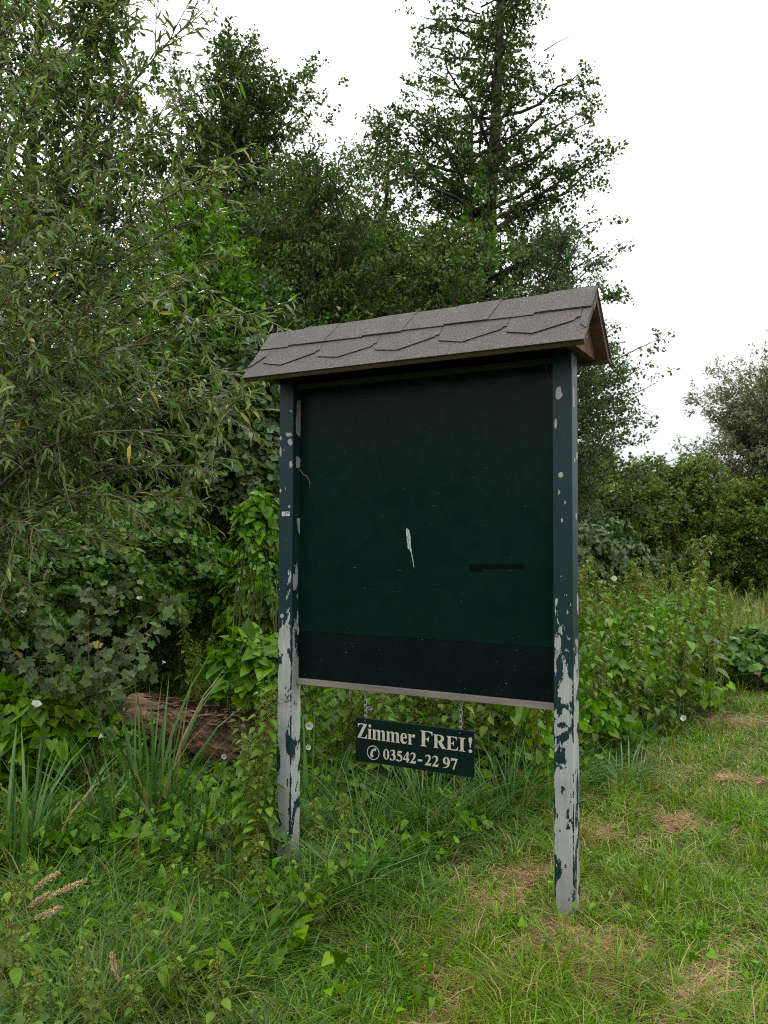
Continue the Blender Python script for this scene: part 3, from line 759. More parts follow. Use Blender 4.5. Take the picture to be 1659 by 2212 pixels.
plant_tree('ash_tree', 'rounded dense leafy tree in the middle above the left roof end', 'tree', 672, 14,
    grow(41, top_h(333, 14), .09, dome(2.0, 2.6, .55), 100, .06, lambda f: .15 + .8 * f, 5.2, 6.6, 14, .09, L_NARROW, hang=.6, sub_el=.4), 'ash')
plant_tree('alder_tree', 'leafy low tree right behind the roof ridge below the tallest alder', 'tree', 945, 13,
    grow(51, top_h(495, 13), .07, dome(1.8, 2.4, .5), 90, .05, lambda f: .15 + .8 * f, 5.2, 7, 13, .072, sub_el=.4), 'ash')
plant_tree('willow_tree', 'bluish green feathery tree at the right foot of the tallest alder', 'tree', 1205, 15,
    grow(61, top_h(478, 15), .07, dome(1.2, 2.2, .6), 90, .1, lambda f: .2 + .7 * f, 5.2, 7, 13, .078, L_NARROW, hang=.5, sub_el=.4), 'alder_blue')
plant_tree('alder_tree', 'spreading alder with drooping low branches reaching past the right roof end', 'tree', 1190, 17,
    grow(71, top_h(600, 17), .1, dome(2.2, 2.6, .4), 56, .14, lambda f: .1 + .2 * f, 3.8, 6, 13, .075, upturn=.1, sub_el=.25,
         side=lambda a: 1.12 if math.cos(a) > .3 else .7), 'alder')
plant_tree('maple_tree', 'dense dark tree filling the gap below the slim alder', 'tree', 590, 16,
    grow(81, top_h(470, 16), .09, dome(2.3, 2.6, .5), 90, .03, lambda f: .2 + .8 * f, 4.4, 5.4, 14, .09, sub_el=.4), 'dark')
plant_tree('alder_tree', 'dark tree behind the trunk of the tallest alder', 'tree', 800, 17,
    grow(91, top_h(500, 17), .09, dome(2.8, 2.6, .45), 90, .03, lambda f: .2 + .7 * f, 4.2, 5.4, 14, .09, sub_el=.4), 'dark')
plant_tree('alder_tree', 'dark tall alder at the left edge behind the willow', 'tree', 50, 15,
    grow(101, top_h(-260, 15), .15, dome(2.5, 2.2, .5), 96, .04, lambda f: .1 + .7 * f, 4.0, 5.2, 14, .09, sub_el=.35), 'alder')
plant_tree('alder_tree', 'alder behind the willow whose thin trunk shows through the leaves', 'tree', 205, 14,
    grow(111, top_h(-60, 14), .08, dome(1.25, 2.0, .5), 80, .05, lambda f: .15 + .7 * f, 4.6, 5.6, 11, .09, sub_el=.35), 'alder')
plant_tree('climber_covered_bush', 'bright green leafy bush behind the willow', 'bush', 425, 10,
    grow(121, top_h(452, 10), .05, dome(1.0, 2.8, .6), 84, .03, lambda f: .15 + .8 * f, 7, 8, 13, .07, sub_el=.45), 'bright')
plant_tree('hazel_bush', 'dark thick bush between the willow and the weedy post', 'bush', 560, 10.5,
    grow(131, top_h(640, 10.5), .05, dome(1.2, 2.8, .5), 84, .0, lambda f: .1 + .8 * f, 6, 7.5, 13, .08, sub_el=.45), 'dark')
plant_tree('hazel_bush', 'dark thick bush behind the lower willow branches', 'bush', 250, 10,
    grow(141, top_h(760, 10), .05, dome(1.4, 2.8, .5), 84, .0, lambda f: .1 + .8 * f, 5.5, 7.5, 13, .08, sub_el=.45), 'dark')
plant_tree('hazel_bush', 'dark thick bush at the left edge behind the willow stems', 'bush', 10, 9.5,
    grow(151, top_h(740, 9.5), .05, dome(1.35, 2.8, .5), 80, .0, lambda f: .1 + .8 * f, 5.5, 7.5, 13, .08, sub_el=.45), 'dark')
# hedge and trees across the meadow
plant_tree('far_tree', 'far rounded tree just past the right post above the hedge', 'tree', 1290, 60,
    grow(161, top_h(985, 60), .12, dome(2.8, 2.8, .5), 70, .03, lambda f: .2 + .8 * f, 3, 3.2, 12, .26, tlen=(.3, .7), sub_el=.4), 'far')
plant_tree('far_tree', 'smallest far tree where the hedge meets the sky', 'tree', 1382, 62,
    grow(171, top_h(1008, 62), .1, dome(1.6, 2.8, .5), 60, .0, lambda f: .2 + .8 * f, 3.4, 3.4, 12, .24, tlen=(.3, .6), sub_el=.4), 'far')
plant_tree('far_tree', 'far tree half hidden by the right post', 'tree', 1235, 58,
    grow(176, top_h(975, 58), .1, dome(2.6, 2.8, .5), 64, .03, lambda f: .2 + .8 * f, 3, 3.2, 12, .26, tlen=(.3, .7), sub_el=.4), 'far')
plant_tree('shrub', 'olive green shrub of the hedge next to the right post', 'shrub', 1290, 30,
    grow(181, top_h(1044, 30), .04, dome(2.1, 3, .42), 90, .0, lambda f: .05 + 1.0 * f, 6, 6, 13, .13, L_NARROW, sub_el=.45), 'far_yellow')
plant_tree('shrub', 'dark green round shrub in the middle of the hedge', 'shrub', 1470, 27,
    grow(191, top_h(1024, 27), .04, dome(1.75, 3, .45), 90, .0, lambda f: .05 + 1.0 * f, 6, 7, 13, .11, sub_el=.45), 'far')
plant_tree('shrub', 'dark shrub of the hedge behind the tall nettles', 'shrub', 1375, 26,
    grow(201, top_h(1062, 26), .04, dome(1.55, 3, .42), 90, .0, lambda f: .05 + 1.0 * f, 6, 7, 13, .11, sub_el=.45), 'far')
plant_tree('shrub', 'yellowish green shrub of the hedge below the grey willow', 'shrub', 1580, 29,
    grow(211, top_h(1078, 29), .04, dome(1.8, 3, .42), 90, .0, lambda f: .05 + .9 * f, 6, 7, 13, .11, sub_el=.45), 'far_yellow')
plant_tree('shrub', 'low green shrub at the right edge in front of the hedge', 'shrub', 1665, 27,
    grow(221, top_h(1125, 27), .03, dome(1.4, 3, .42), 80, .0, lambda f: .05 + 1.0 * f, 7, 7, 13, .095, sub_el=.45), 'far')
gw = plant_tree('grey_willow_tree', 'grey green willow at the right edge with bare twigs on top', 'tree', 1700, 30,
    grow(231, top_h(815, 30), .14, dome(3.4, 2.6, .42), 96, .03, lambda f: .25 + .8 * f, 4.2, 5, 13, .15, L_NARROW, tlen=(.25, .5), sub_el=.45), 'grey_willow')
for px0, py0, px1, py1 in ((1640, 850, 1636, 775), (1650, 850, 1612, 800), (1645, 830, 1655, 770), (1630, 860, 1595, 862), (1655, 840, 1668, 790)):
    a0, a1 = at(px0, py0, 30), at(px1, py1, 30); mid = (a0 + a1) / 2 + rnd(1, .15)[0]
    w2 = MB(); w2.tube(np.array([a0, mid, a1]) - np.array(gw.location), [.035, .022, .01], 4)
    w2.build('dead_twig', M['dead_twig'], gw)
# unseen copies continue the thicket, placed to block sky reflections on the notice board
for i, (x, y, sc_, src_o, lb) in enumerate(((-9.0, -.3, 1.0, 'hazel_bush', 'unseen thick bush added beside the path left of where the photo was taken'), (-8.0, -2.6, 1.05, 'hazel_bush.001', 'unseen thick bush added beside the path just behind where the photo was taken'),
        (-6.4, -4.6, 1.0, 'hazel_bush.002', 'unseen thick bush added behind where the photo was taken'), (-5.0, -9.5, .9, 'alder_tree.004', 'unseen broad dark tree added behind where the photo was taken'))):
    c = copy_tree(bpy.data.objects[src_o]); c.location = (x, y, -.15); c.scale = (sc_, sc_, sc_); c.rotation_euler = (0, 0, 1.1 * i + .6)
    c['label'] = lb

# ------------------------------------------------------------------ willow shrub at the left (long leaves, close to the camera)
def bez(p0, p1, p2, k):
    t = np.linspace(0, 1, k)[:, None]
    return (1 - t) ** 2 * p0 + 2 * t * (1 - t) * p1 + t * t * p2
wil = empty('willow_shrub', (-3.6, 6.2, float(gz(-3.6, 6.2))))
tag(wil, 'large willow shrub with long narrow leaves leaning in from the left edge', 'willow')
org = np.array(wil.location)
tips = [(445, 25, 5.4), (452, 150, 5.1), (300, -40, 5.4), (180, -30, 5.2), (60, -40, 5.0), (500, 335, 5.0), (470, 400, 5.3), (200, 250, 5.6), (110, 180, 5.2),
        (405, 455, 5.2), (330, 560, 5.4), (440, 620, 4.9), (360, 640, 5.3), (598, 690, 4.95), (520, 735, 5.1), (575, 800, 5.0), (545, 905, 5.1), (560, 850, 5.3), (450, 860, 4.9), (470, 1010, 5.1), (400, 1060, 5.2),
        (300, 1090, 4.9), (200, 1150, 5.0), (90, 1120, 4.8), (40, 980, 4.6), (160, 900, 4.7), (280, 800, 4.8), (100, 700, 4.8), (220, 640, 5.1), (60, 480, 4.9), (190, 420, 5.2), (20, 330, 5.0), (10, 800, 4.5), (330, 930, 4.7), (120, 1010, 5.2), (240, 980, 5.3), (20, 600, 4.6), (20, 60, 5.0)]
wood, fine = MB(), MB()
TB, TD, TL_ = [], [], []
for px, py, D in tips:
    tip = at(px, py, D) - org
    root = np.array([rng.uniform(-.35, .35), rng.uniform(-.3, .3), rng.uniform(0, .35)])
    rise = .78 if py < 650 else .95
    ctl = root * .4 + np.array([tip[0] * .28, tip[1] * .4, tip[2] * rise + .25])
    if py > 850: ctl = np.array([tip[0] * .45, tip[1] * .5, tip[2] * 1.0 + .35])
    k = 14
    pl = bez(root, ctl, tip, k); pl += np.cumsum(rnd(k, .012), 0)
    s = np.linspace(0, 1, k)
    wood.tube(pl, .014 * (1 - s) ** .9 + .003, 6)
    L = np.linalg.norm(np.diff(pl, axis=0), axis=1).sum()
    tan = np.gradient(pl, axis=0); tan = unit(tan)
    nb = int(L * 8)
    for q in range(nb):
        u = rng.uniform(.3, .98)
        b = np.array([np.interp(u, s, pl[:, j]) for j in range(3)])
        tg = unit(np.array([np.interp(u, s, tan[:, j]) for j in range(3)]))
        d = unit(tg * .8 + rnd(1, .55)[0] + np.array([.1, -.05, .1]))
        l2 = rng.uniform(.25, .75) * (1.1 - .4 * u)
        sp = np.linspace(0, 1, 5)[:, None]
        p2 = b + d * l2 * sp + np.array([.03, 0, -.10]) * l2 * sp ** 2 + np.cumsum(rnd(5, .008), 0) * (sp > 0)
        fine.tube(p2, np.linspace(.005, .0016, 5), 4)
        m_ = int(l2 / .038)
        uu = np.linspace(.15, 1.0, m_) + rng.uniform(-.02, .02, m_)
        TB.append(np.stack([np.interp(uu, sp[:, 0], p2[:, j]) for j in range(3)], -1)); TD.append(np.repeat(d[None], m_, 0)); TL_.append(.75 + .35 * np.sin(np.pi * np.clip(uu, 0, 1)))
    m_ = int(L * .35 / .03); uu = rng.uniform(.62, 1.0, m_)
    TB.append(np.stack([np.interp(uu, s, pl[:, j]) for j in range(3)], -1)); TD.append(np.stack([np.interp(uu, s, tan[:, j]) for j in range(3)], -1)); TL_.append(np.ones(m_))
TB, TD, TL_ = np.vstack(TB), np.vstack(TD), np.concatenate(TL_)
N = len(TB)
Y = unit(unit(TD) * .85 + rnd(N, .55) + np.array([0, 0, -.30])); Z = unit(rnd(N, .55) + np.array([0, -.25, .8]))
S = .092 * rng.uniform(.6, 1.25, N) * TL_
wood.build('stems', M['willow_bark'], wil, True)['kind'] = 'stuff'
fine.build('twigs', M['twig'], wil)['kind'] = 'stuff'
# the leaves nearest the camera inside the picture are leaves of their own
W = TB + org
px_ = W[:, 0] / W[:, 1]; pz_ = (W[:, 2] - CAM_H) / W[:, 1]
inside = (px_ > -.455) & (px_ < .1) & (pz_ < .64) & (pz_ > -.1)
order = np.argsort(np.where(inside, W[:, 1] - S * 4, 99))
near = order[:300]; rest = order[300:]
mb = MB(); half = rng.random(len(rest)) < .5
scatter(mb, L_WILLOW, TB[rest][half], Y[rest][half], Z[rest][half], S[rest][half])
scatter(mb, L_WILLOW2, TB[rest][~half], Y[rest][~half], Z[rest][~half], S[rest][~half])
tag(mb.build('foliage', M['willow'], wil), kind='stuff')
def leaf_objects(name, tpl, mat, idx, P, Yv, Zv, Sv, parent):
    tm = []
    for tp in tpl:
        mb_ = MB(); mb_.add(tp[0], tp[1]); me = mb_.mesh(name); me.materials.append(mat); tm.append(me)
    Fm = frames(Yv, Zv)
    for q, i in enumerate(idx):
        o = link(name, tm[q % len(tm)], parent)
        m4 = np.eye(4); m4[:3, :3] = Fm[i] * Sv[i]; m4[:3, 3] = P[i]
        o.matrix_local = Matrix(m4.tolist())
def object_var(mat):      # single leaves share a mesh: their variation comes from the object, not the island
    m = mat.copy(); n = m.node_tree
    oi = n.nodes.new('ShaderNodeObjectInfo')
    g = [x for x in n.nodes if x.type == 'NEW_GEOMETRY'][0]
    for l in list(n.links):
        if l.from_socket == g.outputs['Random Per Island']: n.links.new(oi.outputs['Random'], l.to_socket)
    return m
M['willow_one'] = object_var(M['willow'])
leaf_objects('leaf', [L_WILLOW, L_WILLOW2], M['willow_one'], near, TB, Y, Z, S, wil)

# ------------------------------------------------------------------ rotting log
def ridged(u, v, seed):
    r_ = np.random.default_rng(seed); z = np.zeros_like(u)
    for k in range(7):
        f = 2.0 * 1.65 ** k; ph = r_.uniform(0, 6.28, 3)
        z += (1 - 2 * np.abs(np.sin(v * round(f * 1.6) / 2 + ph[0] + .9 * np.sin(u * f * .45 + ph[1]) + .5 * np.sin(u * f * .9 + v * 2 + ph[2])))) / 1.5 ** k
    return z / 2.5
la, lb = at(290, 1526, 6.75), at(566, 1588, 6.15)
la[2], lb[2] = .17, .12
nr, ns = 110, 144
u_ = np.linspace(0, 1, nr); v_ = np.linspace(0, 2 * np.pi, ns, endpoint=False)
U, Vv = np.meshgrid(u_, v_, indexing='ij')
ax_ = unit(lb - la); sd_ = unit(np.cross(ax_, [0, 0, 1])); up_ = np.cross(sd_, ax_)
Lg = np.linalg.norm(lb - la)
warp = .35 * np.sin(U * 5 + 1) + .22 * np.sin(U * 13 + Vv * 2) + .12 * np.sin(U * 31 + Vv * 3 + 2)
rad = .20 * (1 - .10 * U) + .03 * np.sin(Vv * 2 + U * 3) + .018 * np.sin(U * 9 + Vv)
for K, A, ph in ((6, .030, .3), (11, .022, 1.9), (19, .016, 4.1), (31, .010, 2.2)):
    rad += A * (np.abs(np.sin(Vv * K / 2 + ph + warp * K * .22)) ** .7 - .6) * (.55 + .45 * np.sin(U * (7 + K) + Vv * 2 + ph))
rad += .008 * np.sin(U * 60 + 9 * np.sin(Vv * 3)) * np.sin(Vv * 12 + U * 20)
rad *= np.clip(np.minimum(U / .03, (1 - U) / .05), .35, 1) ** .5
Ux = U + (.05 * np.sin(Vv * 3 + 1) + .03 * np.sin(Vv * 8) + .025 * np.sin(Vv * 17 + 1)) * np.clip((U - .8) / .2, 0, 1) ** 2
P = la + ax_ * (Ux * Lg)[..., None] + (np.cos(Vv) * rad)[..., None] * sd_ + (np.sin(Vv) * rad)[..., None] * up_
i_ = (np.arange(nr - 1)[:, None] * ns); j_ = np.arange(ns)[None]; j2 = (j_ + 1) % ns
o0 = (la + lb) / 2; o0[2] = float(gz(o0[0], o0[1]))
mb = MB(); mb.add(np.vstack([P.reshape(-1, 3), [la, lb]]) - o0, [(nr * ns, (q + 1) % ns, q) for q in range(ns)] + [(nr * ns + 1, (nr - 1) * ns + q, (nr - 1) * ns + (q + 1) % ns) for q in range(ns)],
              np.stack([i_ + j_, i_ + j2, i_ + ns + j2, i_ + ns + j_], -1).reshape(-1, 4))
m, n, out = new_mat('rotten_wood')
p = nd(n, 'ShaderNodeBsdfPrincipled'); tc = nd(n, 'ShaderNodeTexCoord'); V = tc.outputs['Object']
mp = nd(n, 'ShaderNodeMapping'); mp.inputs['Rotation'].default_value = (0, 0, -math.atan2(ax_[1], ax_[0])); n.links.new(V, mp.inputs['Vector'])
g1 = noise(n, mp.outputs['Vector'], 16, 5, .65, (.16, 1, 1)); g2 = noise(n, V, 4.5, 4)
c = mixc(n, rng_map(n, g1, .33, .66, 0, 1), (.020, .011, .007), (.23, .125, .07))
c = mixc(n, rng_map(n, g2, .5, .72, 0, .55), c, (.34, .2, .11))
n.links.new(c, p.inputs['Base Color']); p.inputs['Roughness'].default_value = .9
bm = nd(n, 'ShaderNodeBump'); bm.inputs['Distance'].default_value = .035
n.links.new(g1, bm.inputs['Height']); n.links.new(bm.outputs[0], p.inputs['Normal']); n.links.new(p.outputs[0], out.inputs['Surface'])
M['rot'] = m
lg = mb.build('rotting_log', M['rot'], None, True); lg.location = o0
tag(lg, 'rotting reddish brown log lying half buried under vines', 'log')
mb = MB()                                           # torn bark standing off the wood
for q in range(260):
    uu = rng.uniform(.03, .95) * Lg; ang = rng.uniform(.6, 3.7); l = rng.uniform(.05, .2); w = rng.uniform(.008, .022); r0_ = .20 + rng.uniform(-.005, .02)
    def lp(u_q, a_q, r_q): return la + ax_ * u_q + (math.cos(a_q) * sd_ + math.sin(a_q) * up_) * r_q - o0
    da = w / .2; sk = rng.normal(0, .12); up = rng.uniform(.006, .03)
    mb.add([lp(uu, ang, r0_), lp(uu + l * .5, ang + sk - da, r0_ + up * .7), lp(uu + l, ang + sk * 2, r0_ + up), lp(uu + l * .5, ang + sk + da, r0_ + up * .4), lp(uu + l * .5, ang + sk, r0_ - .02)],
           [(0, 1, 2), (0, 2, 3), (0, 4, 1), (1, 4, 2), (2, 4, 3), (3, 4, 0)])
tag(mb.build('bark_flakes', M['rot'], lg), kind='stuff')
pk = at(415, 1530, 6.35)
t_p = (np.array(pk) - la) @ ax_
mb = MB(); pv = []
for k in range(11):
    a = 2 * math.pi * k / 11; r = rng.uniform(.6, 1.15)
    uu = t_p + .085 * r * math.cos(a); ang = 2.28 + .28 * r * math.sin(a)      # on the camera-side upper flank
    pv.append(la + ax_ * uu + (math.cos(ang) * sd_ + math.sin(ang) * up_) * (.232 + .01 * rng.random()) - o0)
c0 = la + ax_ * t_p + (math.cos(2.28) * sd_ + math.sin(2.28) * up_) * .245 - o0
mb.add([c0] + pv, [(0, k + 1, (k + 1) % 11 + 1) for k in range(11)])
mb.build('pale_bark_patch', plain_mat('pale_wood', (.42, .30, .17), (.62, .52, .33), 40, .8, .2, None, .01), lg)

# ------------------------------------------------------------------ low plants: builders
def blades(mb, base, az, h, lean, w, curl=0.0, st=(0, .4, .75)):
    """arching blades; base (N,3), az heading, h length, lean 0..1.3, w width"""
    N = len(base)
    d = np.stack([np.cos(az), np.sin(az), np.zeros(N)], -1)
    tw = az + np.pi / 2 + rng.normal(0, .5, N)
    s = np.stack([np.cos(tw), np.sin(tw), np.zeros(N)], -1)
    rows = []
    for t in st + (1.0,):
        hor = lean * h * t ** 1.8
        ver = h * t * (1 - .42 * np.minimum(lean, 1.5) * t ** 1.6)
        c_ = base + d * hor[:, None]; c_[:, 2] += ver
        if t == 1.0: rows.append(c_[:, None])
        else:
            ww = (w * (.75 + .5 * t if t < .3 else 1.0 - .35 * (t > .6)) * .5)[:, None] * s
            rows.append(np.stack([c_ - ww, c_ + ww], 1))
    V = np.concatenate(rows, 1); k = V.shape[1]
    T = []
    for r in range(len(st) - 1): T += [(2 * r, 2 * r + 1, 2 * r + 3), (2 * r, 2 * r + 3, 2 * r + 2)]
    T.append((k - 3, k - 2, k - 1))
    T = np.array(T)
    mb.add(V.reshape(-1, 3), (T[None] + (np.arange(N) * k)[:, None, None]).reshape(-1, 3))

def nettle_parts(seed, h, leaf=.085, strands=True):
    global rng
    keep, rng = rng, np.random.default_rng(seed)
    st, lf, sd = MB(), MB(), MB()
    k = 10; t = np.linspace(0, 1, k)
    b = rng.uniform(-.09, .09, 2)
    pl = np.stack([b[0] * h * t ** 2, b[1] * h * t ** 2, h * t], -1) + np.cumsum(rnd(k, .003), 0)
    st.tube(pl, .0045 * (1 - t) + .0015, 5)
    z = .08; az = rng.uniform(0, 3)
    P_, Y_, Z_, S_ = [], [], [], []; SP, SDr = [], []
    while z < h:
        f = z / h
        c_ = np.array([np.interp(f, t, pl[:, j]) for j in range(3)])
        for sg in (0, math.pi):
            if rng.random() < .12 + .3 * (f < .25): continue
            a = az + sg + rng.normal(0, .25)
            o_ = np.array([math.cos(a), math.sin(a), 0])
            s_ = leaf * rng.uniform(.75, 1.2) * (1.1 - .75 * max(0, f - .35) / .65)
            pt = .3 * s_ + .008
            P_.append(c_ + o_ * pt + [0, 0, .012]); Y_.append(o_ * .9 + [0, 0, rng.uniform(-.75, .15)]); Z_.append(np.array([0, 0, 1.0]) + rnd(1, .25)[0]); S_.append(s_)
            st.tube([c_, c_ + o_ * pt + [0, 0, .012]], [.0014, .001], 3)
            if strands and f > .3:
                for q in range(3):
                    a2 = a + rng.uniform(-1, 1); l = rng.uniform(.04, .1) * (1.15 - .5 * f)
                    kk = 13; u = np.linspace(.1, 1, kk)
                    o2 = np.array([math.cos(a2), math.sin(a2), 0])
                    SP.append(c_ + o2 * (l * .75 * u)[:, None] + np.array([0, 0, -1]) * (l * .8 * u ** 1.7)[:, None] + rnd(kk, .003))
        az += math.pi / 2 + rng.normal(0, .2)
        z += rng.uniform(.045, .075) * (1.25 - .65 * f)
    scatter(lf, L_NETTLE, np.array(P_), np.array(Y_), np.array(Z_), np.array(S_))
    if SP:
        SP = np.vstack(SP); scatter(sd, L_SMALL, SP, rnd(len(SP)), rnd(len(SP)), rng.uniform(.008, .014, len(SP)))
    rng = keep
    return st, lf, sd
def mesh_of(mb, nm, mat, smooth=False):
    me = mb.mesh(nm, smooth); me.materials.append(M[mat]); return me
NET = []
for q in range(8):
    s_, l_, d_ = nettle_parts(500 + q, 1.5 if q < 5 else .8, (.115 if q % 2 else .098) if q < 5 else .085, q not in (1, 7))
    NET.append((mesh_of(s_, 'stem', 'stem', True), mesh_of(l_, 'leaves', 'nettle'), mesh_of(d_, 'seed_strands', 'seed') if d_.n else None))
def nettle(x, y, h, label, group=None, kind=None, tilt=.1):
    q = int(rng.integers(0, 5)) if (h > .9) else int(rng.integers(5, 8))
    if kind is not None: q = kind
    o = empty('nettle_plant', (x, y, float(gz(x, y)) - .02), rng.uniform(0, 6.28))
    s = h / (1.5 if q < 5 else .8)
    o.scale = (s ** .5, s ** .5, s); o.rotation_euler = (rng.normal(0, tilt), rng.normal(0, tilt), rng.uniform(0, 6.28))
    tag(o, label, 'nettle', group)
    link('stem', NET[q][0], o); tag(link('leaves', NET[q][1], o), kind='stuff')
    if NET[q][2]: tag(link('seed_strands', NET[q][2], o), kind='stuff')
    return o

# nettle bank right of and behind the board
GB = 'nettles of the bank between the board and the mown strip'
spots = []
for _ in range(4000):
    y = 5.3 * (11.5 / 5.3) ** rng.random(); x = edge_x(y) - .3 - 2.0 * rng.random() ** 1.2
    if any((x - a) ** 2 + (y - b) ** 2 < (.10 + .012 * y) ** 2 for a, b in spots): continue
    if x < .1 and y < 6: continue
    spots.append((x, y))
    if len(spots) >= 190: break
for x, y in spots:
    d = edge_x(y) - x
    h = (1.02 + .38 * sstep(.3, 1.1, d)) * rng.uniform(.8, 1.12) * (.8 if y < 6.2 else 1.0)
    nettle(x, y, h, 'green nettle stalk in the bank between the board and the mown strip', GB)
for px, py, D, lb in ((1462, 1142, 7.4, 'tallest nettle stalk of the bank standing against the dark hedge'), (1533, 1150, 7.9, 'second tall nettle stalk of the bank, the one nearest the mown strip'), (1345, 1190, 7.0, 'tall nettle stalk of the bank close to the right post'), (1395, 1200, 7.6, 'nettle stalk rising between the post and the tallest nettle')):
    p_ = at(px, py, D); o = nettle(p_[0], D, p_[2] - float(gz(p_[0], D)), lb, tilt=.02); o.scale = (1.35, 1.35, o.scale[2])
GS = 'nettles behind the hanging sign'
for _ in range(60):
    y = rng.uniform(5.2, 7.2); x = rng.uniform(-.1, 1.15) * (y / 6.2) - .15
    nettle(x, y, rng.uniform(.75, 1.05), 'nettle in the thicket behind the hanging sign', GS)
GL = 'nettles among the vines left of the board'
for _ in range(60):
    y = rng.uniform(6.4, 9.5); x = rng.uniform(-.24, -.10) * y
    nettle(x, y, rng.uniform(.7, 1.15), 'nettle among the vines between the log and the weedy post', GL)
GP = 'nettles crowding the weedy post'
for px, py, D, h in ((560, 1900, 4.25, 1.0), (535, 1880, 4.3, .8), (570, 1900, 4.15, .8), (600, 1900, 4.1, .7), (535, 1900, 4.4, .95), (590, 1900, 4.35, 1.05), (575, 1900, 4.6, .9), (550, 1900, 4.05, .6), (585, 1900, 4.5, .85), (545, 1860, 4.6, 1.0), (540, 1900, 4.5, .75), (600, 1880, 4.7, .8)):
    p_ = at(px, py, D); nettle(p_[0], D, h, 'leafy nettle crowding the left side of the weedy post', GP, kind=int(rng.choice([1, 1, 3, 2])), tilt=.05)
for px, D, h, lb in ((622, 3.95, .36, 'small nettle in front of the foot of the weedy post'), (745, 3.95, .50, 'dark leaved nettle right of the weedy post'), (690, 4.2, .42, 'low nettle between the weedy post and the grass tussock'),
                     (700, 3.7, .34, 'low nettle in the grass in front of the weedy post'), (40, 2.85, .62, 'large nettle in the lower left corner under the dry seed heads'), (110, 2.6, .36, 'broad leaved nettle at the lower left edge'),
                     (20, 2.5, .46, 'nettle cut off by the left edge near the bottom'), (170, 2.75, .32, 'nettle with brown seed strands near the lower left corner'), (480, 2.62, .36, 'nettle with yellow seed strands at the bottom between grass and straw'),
                     (560, 2.66, .22, 'low broad leaved nettle at the bottom left of the straw patch')):
    p_ = at(px, 1800, D); nettle(p_[0], D, h, lb, kind=5 if 'seed' in lb else 7 if h < .4 else 6, tilt=.08)

GF = 'small nettles in the lower left grass'
for px, D in ((30, 3.3), (90, 3.1), (130, 3.6), (210, 3.9), (300, 4.0), (250, 3.4), (380, 3.8), (450, 4.0), (340, 3.2), (560, 3.6), (470, 3.4), (640, 3.5), (60, 3.8), (180, 3.0), (10, 3.0), (540, 4.0), (410, 2.9), (300, 2.7), (220, 2.55)):
    p_ = at(px, 1800, D); nettle(p_[0], D, rng.uniform(.26, .46), 'small nettle in the grass left of the straw patches', GF, kind=int(rng.integers(5, 8)), tilt=.12)

# ------------------------------------------------------------------ vines
def mound(centre, R, n_, tpl, mat, size, name, label, cat, seed, singles=0, one=None, depth=.22, low=-.15):
    global rng
    keep, rng = rng, np.random.default_rng(seed)
    d = unit(rnd(n_ * 2)); d = d[(d[:, 2] > low) & (d[:, 1] < .75)][:n_]
    k = len(d)
    lump = 1 + .13 * np.sin(d[:, 0] * 6 + seed) * np.cos(d[:, 2] * 5 + 1) + .09 * np.sin(d[:, 0] * 13 + d[:, 2] * 9) + .06 * np.sin(d[:, 2] * 21 + d[:, 1] * 8)
    r = lump - depth * rng.random(k) ** 1.6
    P = d * r[:, None] * np.array(R)
    nrm = unit(d / np.array(R))
    Y = unit(nrm * .45 + np.array([0, 0, -.75]) + rnd(k, .42)); Z = unit(nrm * .9 + np.array([0, 0, .35]) + rnd(k, .38))
    S = size * rng.uniform(.55, 1.3, k)
    o = empty(name, (centre[0], centre[1], float(gz(centre[0], centre[1]))))
    tag(o, label, cat)
    P = P + np.array([0, 0, centre[2] - o.location[2]])
    W = P + np.array(o.location)
    keepm = W[:, 2] > gz(W[:, 0], W[:, 1]) + .02
    P, Y, Z, S = P[keepm], Y[keepm], Z[keepm], S[keepm]
    order = np.argsort((P + np.array(o.location))[:, 1] - S * 3)
    sg = order[:singles]; rs = order[singles:]
    mb = MB(); scatter(mb, tpl, P[rs], Y[rs], Z[rs], S[rs]); tag(mb.build('foliage', M[mat], o), kind='stuff')
    if singles: leaf_objects('leaf', [tpl], one, sg, P, Y, Z, S, o)
    st = MB()                                        # the stems that carry the leaves
    for q in range(12):
        a = rng.uniform(0, 6.28); e_ = unit(np.array([math.cos(a), math.sin(a) * .8, rng.uniform(.2, 1.2)])) * np.array(R) * .86
        b0 = np.array([e_[0] * rng.uniform(.2, 1.3) + rng.normal(0, .15), abs(e_[1]) + .1, 0]); e2 = e_ + np.array([0, 0, centre[2] - o.location[2]])
        st.tube(bez(b0, b0 * .6 + np.array([0, 0, max(.1, e2[2]) * 1.05]), e2, 7), np.linspace(.007, .003, 7), 4)
    tag(st.build('stems', M['stem'], o), kind='stuff')
    rng = keep
    return o
M['bind_one'] = object_var(M['bindweed']); M['hop_one'] = object_var(M['hop'])
mound(at(255, 1290, 7.8), (1.0, .85, .98), 9500, L_LOBED8, 'hop', .058, 'hop_covered_mound', 'dark mound of hop vines behind the currant branches', 'hop vine', 61, 300, M['hop_one'])
mound(at(30, 1330, 7.2), (.95, .8, .78), 7500, L_LOBED8, 'hop', .055, 'hop_covered_mound', 'mound of hop vines at the left edge below the willow', 'hop vine', 62)
mound(at(545, 1060, 8.8), (.62, .6, 1.55), 6500, L_LOBED8, 'dark', .075, 'ivy_covered_trunk', 'dark leaf covered trunk between the willow and the weedy post', 'climber', 63)
mound(at(430, 1330, 8.6), (.7, .6, .75), 4200, L_HEART8, 'hop', .065, 'vine_covered_bush', 'low vine covered bush behind the bright leaf mound', 'bush', 64)
mound(at(568, 1165, 6.9), (.24, .24, .36), 700, L_HEART, 'bindweed', .085, 'bindweed_hung_shoot', 'bright climbing shoot touching the weedy post at mid height', 'bindweed', 65)
